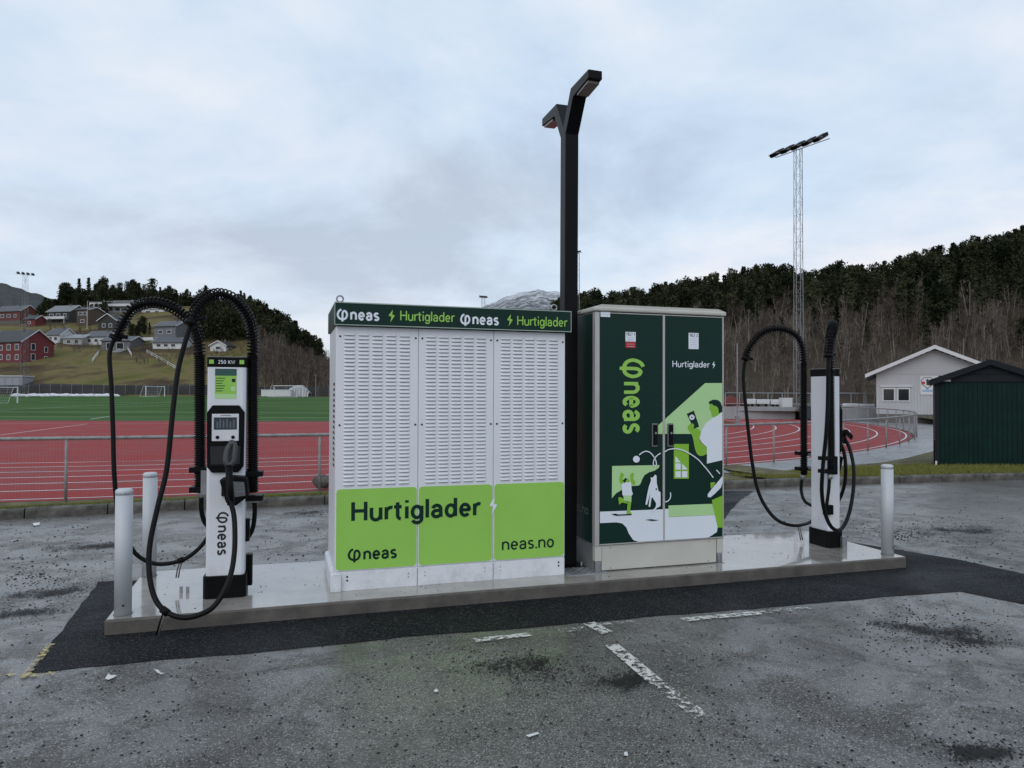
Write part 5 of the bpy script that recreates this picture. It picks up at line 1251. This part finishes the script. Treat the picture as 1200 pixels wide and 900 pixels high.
# ================================================================== TREES
def pine_proto(seed, H=11.0, slim=1.0, spruce=False):
    r = np.random.default_rng(seed); V = []; Fm = []; T = []
    nb = 26
    for k in range(nb):
        zf = .28+.72*(k/nb)**.85; z = H*zf; rad = slim*H*.24*math.sqrt(max(.03, 1-((zf-.52)/.54)**2)) if zf > .45 else slim*H*.22*(.5+zf)
        if spruce: zf = .12+.88*(k/(nb-1)); z = H*zf; rad = H*.21*slim*(1.03-zf)
        a = k*2.4+r.uniform(-.5, .5); rr = rad*r.uniform(.35, .85); c = np.array([rr*math.cos(a), rr*math.sin(a), z]); sz = H*(.08 if not spruce else .075*(1.25-zf))*r.uniform(.65, 1.25); tone = r.uniform(.1, .75)
        n = 28
        q = r.normal(size=(n, 3)); q /= np.linalg.norm(q, axis=1)[:, None]; pos = c+q*sz*r.uniform(.4, 1.05, (n, 1))*np.array([1.15, 1.15, .62])
        for i in range(n):
            d1 = r.normal(size=3)*.5+q[i]*.9; d1 /= np.linalg.norm(d1); d2 = np.cross(d1, r.normal(size=3)); d2 /= np.linalg.norm(d2); s = H*.042*r.uniform(.55, 1.3)
            b = len(V); V += [pos[i]-d2*s*.55, pos[i]+d2*s*.55, pos[i]+d1*s*1.25]; Fm.append((b, b+1, b+2)); T.append(min(1, max(0, tone+r.uniform(-.2, .25))))
    return np.array(V), np.array(Fm), np.array(T)
def trunk_proto(seed, H, rad, top=.95):
    r = np.random.default_rng(seed); mb = MB(); p = [(0, 0, -.4)]; x = y = 0
    for i in range(1, 6):
        x += r.normal()*.05*H/11; y += r.normal()*.05*H/11; p.append((x, y, H*top*i/5))
    mb.tube(p, [rad*(1-.16*i) for i in range(6)], 5, False)
    for i in range(7):
        z = H*(.35+.08*i); a = r.uniform(0, 6.28); L = H*.15*(1.2-i*.1); mb.tube([(x*z/H, y*z/H, z), (L*math.cos(a), L*math.sin(a), z+L*.35)], [rad*.25, rad*.08], 3, False)
    F = []
    for f in mb.f: F += [(f[0], f[1], f[2]), (f[0], f[2], f[3])]
    return np.array(mb.v), np.array(F)
def bare_proto(seed, H=9.0, n1=15):
    r = np.random.default_rng(seed); V = []; Fm = []; T = []
    def stick(p, q, w0, w1, t):
        d = q-p; a = np.cross(d, r.normal(size=3)); a /= np.linalg.norm(a)+1e-9; c = np.cross(d, a); c /= np.linalg.norm(c)+1e-9
        b = len(V)
        for pp_, w in ((p, w0), (q, w1)):
            for k in range(3): w_ = 2.094*k; V.append(pp_+(a*math.cos(w_)+c*math.sin(w_))*w)
        for k in range(3):
            k2 = (k+1) % 3; Fm.extend([(b+k, b+k2, b+3+k2), (b+k, b+3+k2, b+3+k)]); T.extend([t, t])
    def twig(p, q, w, t):
        d = q-p; a = np.cross(d, r.normal(size=3)); a /= np.linalg.norm(a)+1e-9; b = len(V)
        V.extend([p-a*w, p+a*w, q]); Fm.append((b, b+1, b+2)); T.append(t)
    def limb(p, q, w, t):
        twig(p, q, w, t); twig(p, q, w, t)
    ns = r.integers(1, 4)
    for s in range(ns):
        base = np.array([r.normal()*.35*(s > 0), r.normal()*.35*(s > 0), -.3]); lean = np.array([r.normal()*.09, r.normal()*.09, 1.0]); hh = H*r.uniform(.75, 1)
        stick(base, base+lean*hh*.5, .13, .09, r.uniform(.3, 1)); stick(base+lean*hh*.5, base+lean*hh, .09, .02, r.uniform(.2, .8))
        for k in range(n1):
            f = r.uniform(.22, .95); p = base+lean*hh*f; a = r.uniform(0, 6.28); L = H*.30*(1.15-f)*r.uniform(.6, 1.2); d = np.array([math.cos(a)*.75, math.sin(a)*.75, .75]); q = p+d*L; limb(p, q, .042, r.uniform(0, .6))
            for j in range(7):
                g = r.uniform(.25, 1); p2 = p+(q-p)*g; d2 = d*.5+r.normal(size=3)*.5+np.array([0, 0, .45]); twig(p2, p2+d2*L*.45, .024, r.uniform(0, .7))
    return np.array(V), np.array(Fm), np.array(T)
pines = [pine_proto(s, 11, sl, sp_) for s, sl, sp_ in ((1, 1, False), (2, .8, False), (3, 1.0, True), (4, .65, False), (5, .8, True))]
trunks = [trunk_proto(s, 11, .17) for s in range(5)]
bares = [bare_proto(20+s, 9.0, 15+s) for s in range(6)]
pine_me = [(tri_mesh('crown', V, F, M_pine, T), tri_mesh('trunk', *trunks[i], M_bark)) for i, (V, F, T) in enumerate(pines)]
bare_me = []
def forest(name, places, protos, m, label, cat='wood'):
    Vs = []; Fs = []; Ts = []; b = 0
    for (x, y, z, k, s, a, dt) in places:
        V, F, T = protos[k]; c, s2 = math.cos(a), math.sin(a)
        Q = np.stack([(V[:, 0]*c-V[:, 1]*s2)*s+x, (V[:, 0]*s2+V[:, 1]*c)*s+y, V[:, 2]*s+z], 1)
        Vs.append(Q); Fs.append(F+b); Ts.append(np.clip(T+dt, 0, 1)); b += len(V)
    o = link(name, tri_mesh(name, np.concatenate(Vs), np.concatenate(Fs), m, np.concatenate(Ts))); return tag(o, label, cat, kind='stuff')
def single_pine(x, y, z, s, label, group):
    k = random.randrange(5); t = empty('pine_tree', (x, y, z), random.uniform(0, 6.28)); t.scale = (s, s, s); tag(t, label, 'pine tree', group)
    link('crown', pine_me[k][0], t); link('trunk', pine_me[k][1], t)
# right hill
PL = []; BL = []
for _ in range(2600):
    px = rng.uniform(600, 1420); d = 102+(292-102)*math.sqrt(rng.random()*.97+.03); x = (px-600)/FPX*d; z = zright(x, d); s = (d-95)/185
    S = lerp_tab(px, SKY_R)
    if S > 372: continue
    thr = .60+.12*math.sin(px*.021)+.12*math.sin(px*.06+2)+rng.normal()*.11-(.16 if px > 1110 else 0)-(.12 if px < 800 else 0)
    if s > thr or (s > .2 and rng.random() < .10):
        if rng.random() < .68: PL.append((x, d, z-.3, int(rng.integers(5)), rng.uniform(.55, 1.25), rng.uniform(0, 6.28), rng.normal()*.26))
    else: BL.append((x, d, z-.2, int(rng.integers(6)), rng.uniform(.6, 1.35), rng.uniform(0, 6.28), rng.normal()*.24))
for _ in range(500):       # undergrowth and saplings along the foot of the wood
    px = rng.uniform(620, 1400); d = rng.uniform(97, 150); x = (px-600)/FPX*d; BL.append((x, d, zright(x, d)-.2, int(rng.integers(6)), rng.uniform(.35, .8), rng.uniform(0, 6.28), rng.normal()*.14))
forest('pine_wood', PL, pines, M_pine, 'dense dark pine wood covering the upper hillside')
forest('bare_wood', BL, bares, M_twig, 'leafless brown broadleaf wood on the lower hillside')
px = 642
while px < 1260:
    d = 281+rng.uniform(-7, 5); x = (px-600)/FPX*d; single_pine(x, d, zright(x, d)-.4, rng.uniform(.72, 1.1)*(1.2 if rng.random() < .22 else 1), 'dark pine standing out on the skyline of the wooded hill', 'pines on the wooded skyline'); px += rng.uniform(8, 15)
# left hill
PL = []; BL = []
for _ in range(560):
    px = rng.uniform(48, 305); d = rng.uniform(316, 352); x = (px-600)/FPX*d
    PL.append((x, d, zleft(x, d)-.3, int(rng.integers(5)), rng.uniform(.5, .95)*(.7+.3*math.sin(px*.23)*math.sin(px*.071)+.1), rng.uniform(0, 6.28), rng.normal()*.2))
for _ in range(900):
    px = rng.uniform(228, 470); d = rng.uniform(190, 262); x = (px-600)/FPX*d; z = zleft(x, d); s = (d-190)/72
    lim = .42+.12*math.sin(px*.09)
    if px < 300 and s < .55: continue
    if s > lim and px < 375: PL.append((x, d, z-.3, int(rng.integers(5)), rng.uniform(.75, 1.1)*(1 if px > 260 else .8), rng.uniform(0, 6.28), rng.normal()*.1))
    else: BL.append((x, d, z-.2, int(rng.integers(6)), rng.uniform(.8, 1.2), rng.uniform(0, 6.28), rng.normal()*.12))
for _ in range(330):
    px = rng.uniform(296, 560); d = rng.uniform(166, 200); x = (px-600)/FPX*d; BL.append((x, d, zleft(x, d)-.2, int(rng.integers(6)), rng.uniform(.55, 1.0), rng.uniform(0, 6.28), rng.normal()*.12))
for (pa, pb, da_, db_, n) in ((150, 175, 236, 250, 14), (40, 60, 290, 300, 16), (90, 135, 290, 300, 14), (0, 25, 300, 310, 6)):
    for _ in range(n):
        px = rng.uniform(pa, pb); d = rng.uniform(da_, db_); x = (px-600)/FPX*d; PL.append((x, d, zleft(x, d)-.3, int(rng.integers(5)), rng.uniform(.35, .6), rng.uniform(0, 6.28), rng.normal()*.1))
for _ in range(120):
    px = rng.uniform(55, 170); d = rng.uniform(212, 275); x = (px-600)/FPX*d; BL.append((x, d, zleft(x, d)-.2, int(rng.integers(6)), rng.uniform(.2, .42), rng.uniform(0, 6.28), rng.normal()*.12))
for _ in range(420):
    px = rng.uniform(158, 300); d = rng.uniform(198, 238); x = (px-600)/FPX*d
    if 176 < px < 216 and d > 214: continue
    if zleft(x, d) < 9: continue
    BL.append((x, d, zleft(x, d)-.2, int(rng.integers(6)), rng.uniform(.10, .26), rng.uniform(0, 6.28), rng.normal()*.12-.1))
forest('knoll_pine_wood', PL, pines, M_pine, 'dark pine wood crowning the hill above the houses')
forest('knoll_bare_wood', BL, bares, M_twig, 'leafless brown thicket at the foot of the hill behind the pitch')
px = 52
while px < 300:
    d = 340+rng.uniform(-6, 4); x = (px-600)/FPX*d; single_pine(x, d, zleft(x, d)-.3, rng.uniform(.6, 1.1), 'dark pine on the crest above the hillside houses', 'pines above the houses'); px += rng.uniform(7, 12)
px = 245
while px < 376:
    d = 250+rng.uniform(-5, 5); x = (px-600)/FPX*d; single_pine(x, d, zleft(x, d)-.3, rng.uniform(.75, 1.2), 'tall pine on the crest of the wooded knoll beside the charging post', 'pines on the knoll'); px += rng.uniform(10, 16)

# ================================================================== HOUSES ON THE LEFT SLOPE
def hit(px, py, zf=zleft):
    d = ray(px, py); t = 150/d.y
    while t*d.y < 420:
        p = Vector((0, 0, CH))+d*t
        if p.z <= zf(p.x, p.y): return p
        t += .25/d.y
    return Vector((0, 0, CH))+d*(300/d.y)
def house(px0, px1, pb, hw, hr, dep, yaw, wall, roof, label, wins=(), gable_front=False, name='house', deck=None, D=None, sidewins=()):
    """px0..px1 front width in the picture, pb base row; hw wall height m, hr roof rise m; ridge along the front unless gable_front"""
    c = hit((px0+px1)/2, pb) if D is None else gd((px0+px1)/2, pb, D)
    w = (px1-px0)*c.y/FPX
    t = empty(name, c-Vector((0, 0, .2)), yaw); tag(t, label, 'house')
    mw = mat('wall '+str(wall), wall, .7, var=.1, scale=.5); mr = mat('roof '+str(roof), roof, .6, var=.15, scale=.6)
    x0, x1 = -w/2, w/2
    MB().box(x0, x1, 0, dep, -2.5, .25).build('footing', M_concs, t)
    if gable_front:
        MB().prism([(x0, .25), (x1, .25), (x1, hw), (0, hw+hr), (x0, hw)], 0, dep, lambda x, z, y: (x, y, z)).build('wall', mw, t)
        for s in (-1, 1):
            a = (s*(w/2+.4), hw-.4*hr/(w/2)); MB().prism([a, (0, hw+hr), (0, hw+hr+.22), (a[0], a[1]+.22)], -.4, dep+.4, lambda x, z, y: (x, y, z)).build('roof', mr, t)
            MB().prism([(a[0], a[1]-.06), (0, hw+hr-.06), (0, hw+hr+.25), (a[0], a[1]+.25)], -.46, -.402, lambda x, z, y: (x, y, z)).build('barge_board', M_clubt, t)
    else:
        MB().prism([(0, .25), (dep, .25), (dep, hw), (dep/2, hw+hr), (0, hw)], x0, x1, lambda y, z, x: (x, y, z)).build('wall', mw, t)
        for s in (-1, 1):
            a = (dep/2+s*(dep/2+.4), hw-.4*hr/(dep/2)); MB().prism([a, (dep/2, hw+hr), (dep/2, hw+hr+.22), (a[0], a[1]+.22)], x0-.4, x1+.4, lambda y, z, x: (x, y, z)).build('roof', mr, t)
        for xx in (x0-.45, x1+.40):
            for s in (-1, 1):
                a = (dep/2+s*(dep/2+.4), hw-.4*hr/(dep/2)); MB().prism([(a[0], a[1]-.06), (dep/2, hw+hr-.06), (dep/2, hw+hr+.24), (a[0], a[1]+.24)], xx, xx+.05, lambda y, z, x: (x, y, z)).build('barge_board', M_clubt, t)
    for (fx_, z0, ww, hh) in wins: win(t, x0+fx_*w-ww/2, x0+fx_*w+ww/2, z0, z0+hh, -.06, .12)
    for (fy_, z0, ww, hh) in sidewins:      # windows in the right-hand end wall
        f = MB().box(x1-.01, x1+.05, fy_*dep-ww/2, fy_*dep+ww/2, z0, z0+hh).build('window', M_clubt, t); MB().box(x1+.045, x1+.06, fy_*dep-ww/2+.12, fy_*dep+ww/2-.12, z0+.12, z0+hh-.12).build('pane', M_pane, f)
    MB().box(w*.12, w*.12+.5, dep*.45, dep*.45+.5, hw+hr*.4, hw+hr+.7).build('chimney', M_concs, t)
    if deck: 
        dk = MB().box(x0+deck[0]*w, x0+deck[1]*w, -1.8, -.02, deck[2]-.12, deck[2]).build('deck', M_clubt, t); MB().box(x0+deck[0]*w, x0+deck[1]*w, -1.8, -1.74, deck[2], deck[2]+.85).build('deck_rail', M_clubt, dk)
        for k in (deck[0]+.02, deck[1]-.02): MB().box(x0+k*w-.07, x0+k*w+.07, -1.76, -1.62, -1.5, deck[2]-.12).build('deck_post', M_clubt, dk)
    return t
RED = (.145, .022, .026); DRK = (.03, .028, .027); BRN = (.075, .05, .038); WHT = (.60, .60, .60); GRY = (.15, .155, .165); SLT = (.075, .08, .09); BLK = (.03, .032, .035)
house(-28, 34, 425, 6.0, 3.4, 9.5, R_(-20), RED, BLK, 'big barn red two storey house at the top of the pitch bank', [(.2, 3.6, 1.4, 1.5), (.45, 3.6, 1.4, 1.5), (.66, 3.6, 1.6, 1.7), (.88, 3.6, 1.6, 1.7), (.45, 1, 1.4, 1.5), (.88, .9, 1.4, 1.5), (.66, .9, 1.4, 1.5)], sidewins=[(.35, 3.7, 1.3, 1.9), (.35, .9, 1.3, 1.9), (.75, 3.3, 1.1, 1.6), (.75, .9, 1.1, 1.3)])
house(-12, 29, 376, 4.2, 2.6, 8, R_(-18), (.12, .035, .03), SLT, 'dark red house with grey roof on the upper slope', [(.3, 1.6, 2.2, 1.3), (.55, 1.6, 2.2, 1.3), (.8, 1.6, 1.4, 1.3)], sidewins=[(.5, 1.6, 1.4, 1.4)])
house(29, 42, 382, 2.8, 1.4, 5, R_(-10), RED, BLK, 'small barn red outbuilding beside the dark red house', [(.4, .9, 1.2, 1.0)])
house(52, 84, 378, 4.4, 2.6, 8.5, R_(-14), DRK, (.17, .18, .19), 'black timber house with pale grey roof and white deck', [(.2, 2.2, 2.0, 1.4), (.5, 2.2, 2.0, 1.4), (.8, 2.2, 1.4, 1.4)], deck=(-.15, .95, 1.5), sidewins=[(.5, 2.2, 1.4, 1.5)])
house(89, 104, 382, 6.2, 1.2, 8, R_(-8), BRN, BLK, 'tall narrow brown house with nearly flat roof', [(.3, 4.2, 1.6, 1.2), (.7, 4.2, 1.6, 1.2), (.5, 1.4, 1.6, 1.2)])
house(114, 138, 387, 3.6, 2.4, 7, R_(-6), DRK, BLK, 'small black house with white trimmed gable on the slope', [(.3, 1.2, 1.3, 1.4), (.65, 1.2, 1.3, 1.4)], gable_front=True)
house(104, 122, 362, 3.2, .5, 7, R_(-4), WHT, BLK, 'flat roofed white modern house under the pines', [(.2, .8, 1.6, 1.6), (.5, .8, 1.6, 1.6), (.8, .8, 1.6, 1.6)], D=302)
house(126, 160, 367, 5.0, .7, 9, R_(-4), (.20, .21, .22), (.30, .31, .32), 'long grey modern house with band of windows under the pines', [(.12, 1.0, 2.4, 1.6), (.34, 1.0, 2.4, 1.6), (.56, 1.0, 2.4, 1.6), (.8, 1.0, 2.4, 1.6), (.2, 3.1, 2.4, 1.3), (.5, 3.1, 2.4, 1.3), (.8, 3.1, 2.4, 1.3)], D=298, deck=(0, 1, 3.0))
house(165, 192, 369, 2.6, .5, 7, R_(-4), WHT, (.4, .41, .42), 'low white annexe at the end of the long modern house', [(.3, .7, 2.0, 1.2), (.7, .7, 2.0, 1.2)], D=300)
house(97, 128, 404, 2.8, 1.9, 7.5, R_(-12), WHT, SLT, 'white bungalow with slate grey roof above the pitch bank', [(.2, 1.0, 1.4, 1.1), (.5, 1.0, 1.4, 1.1), (.8, 1.0, 1.4, 1.1)], sidewins=[(.5, 1.0, 1.3, 1.2)])
house(117, 154, 410, 3.0, 1.4, 7, R_(-8), (.13, .13, .135), SLT, 'grey garage building beside the white bungalow', [(.3, .4, 2.4, 2.0), (.65, .4, 2.4, 2.0)])
house(53, 71, 402, 2.8, 2.2, 7, R_(-10), WHT, SLT, 'small white house between the red house and the bungalow', [(.3, 1.0, 1.3, 1.2), (.7, 1.0, 1.3, 1.2)])
house(72, 98, 404, 2.3, 1.2, 6, R_(-10), (.36, .36, .35), (.25, .26, .27), 'low pale grey carport house left of the white bungalow', [(.3, .6, 1.6, 1.2), (.7, .6, 1.6, 1.2)])
house(178, 208, 404, 6.0, 1.8, 8, R_(-16), GRY, SLT, 'tall slate grey house with white deck in front of the knoll', [(.3, 3.6, 1.7, 1.2), (.7, 3.6, 1.7, 1.2), (.3, 1.2, 1.7, 1.3), (.7, 1.2, 1.7, 1.3)], deck=(-.35, .15, 1.6))
house(178, 214, 409, 2.2, 1.6, 6, R_(-6), WHT, SLT, 'low white bungalow just below the tall slate grey house', [(.2, .8, 1.5, 1.0), (.45, .8, 1.5, 1.0), (.7, .8, 1.5, 1.0)])
house(246, 265, 412, 2.0, 1.3, 6, R_(-4), WHT, BLK, 'little white gabled house at the edge of the knoll wood', [(.5, .8, 1.6, 1.0)], gable_front=True)
# stair railings on the grass bank and a flagpole
for (a, b, lab) in (((108, 425), (117, 413), 'white stair railing on the grass bank under the bungalow'), ((172, 414), (210, 436), 'long white stair railing down the bank below the slate house'), ((148, 408), (154, 418), 'short white railing beside the garage ramp')):
    A = hit(*a); Bq = hit(*b); t = empty('stair_railing', A); tag(t, lab, 'railing')
    for z in (.5, 1.0): mb = MB(); mb.tube([(0, 0, z), tuple(Bq-A+Vector((0, 0, z)))], .06, 5); mb.build('rail', M_clubt, t)
    for k in range(7):
        p = (Bq-A)*(k/6); zz = zleft(*(A+p).xy)-A.z; mb = MB(); mb.tube([(p.x, p.y, zz-.3), (p.x, p.y, p.z+1.0)], .05, 5); mb.build('post', M_clubt, t)
A = hit(138, 412); p = A; 
sheet('garage_ramp', [(A.x-1.8, A.y-2), (A.x+1.8, A.y-2), (A.x+1.8, A.y+7), (A.x-1.8, A.y+7)], 0, M_path, zf=lambda x, y: zleft(x, y)+.15)
A = hit(102, 386); t = empty('flagpole', A); tag(t, 'tall bare flagpole beside the tall narrow brown house', 'flagpole'); mb = MB(); mb.tube([(0, 0, -.3), (0, 0, 10)], [.09, .05], 6); mb.build('pole', M_clubt, t); mb = MB(); mb.lathe([(.02, 10), (.12, 10.08), (.02, 10.2)], 8); mb.build('finial', M_clubt, t)
A = gd(8, 440, 176); t = empty('grey_shed', (A.x, A.y, zleft(A.x, A.y)-.3)); tag(t, 'pale grey low shed below the big barn red house', 'shed'); MB().box(-6, 3.8, 0, 4, -1, 2.6).build('wall', mat('pale shed wall', (.26, .28, .31), .6), t); MB().box(-6.2, 4.0, -.2, 4.2, 2.6, 2.8).build('roof', M_clubt, t)
for k in range(5): MB().box(-5.5+k*1.8, -4.2+k*1.8, -.03, 0, .3, 2.2).build('panel', mat('pale shed panel', (.30, .32, .35), .6), t)

st_ = gz(379, 569, -.05); bm = bmesh.new(); bmesh.ops.create_icosphere(bm, subdivisions=2, radius=.2)
for v in bm.verts: v.co = Vector((v.co.x*1.1, v.co.y*.8, v.co.z*.7))*random.uniform(.95, 1.05)
me = bpy.data.meshes.new('boulder'); bm.to_mesh(me); bm.free(); me.materials.append(M_kerb); o = link('boulder', me); o.location = (st_.x, st_.y, .03); tag(o, 'grey boulder lying at the foot of a track fence post', 'stone')
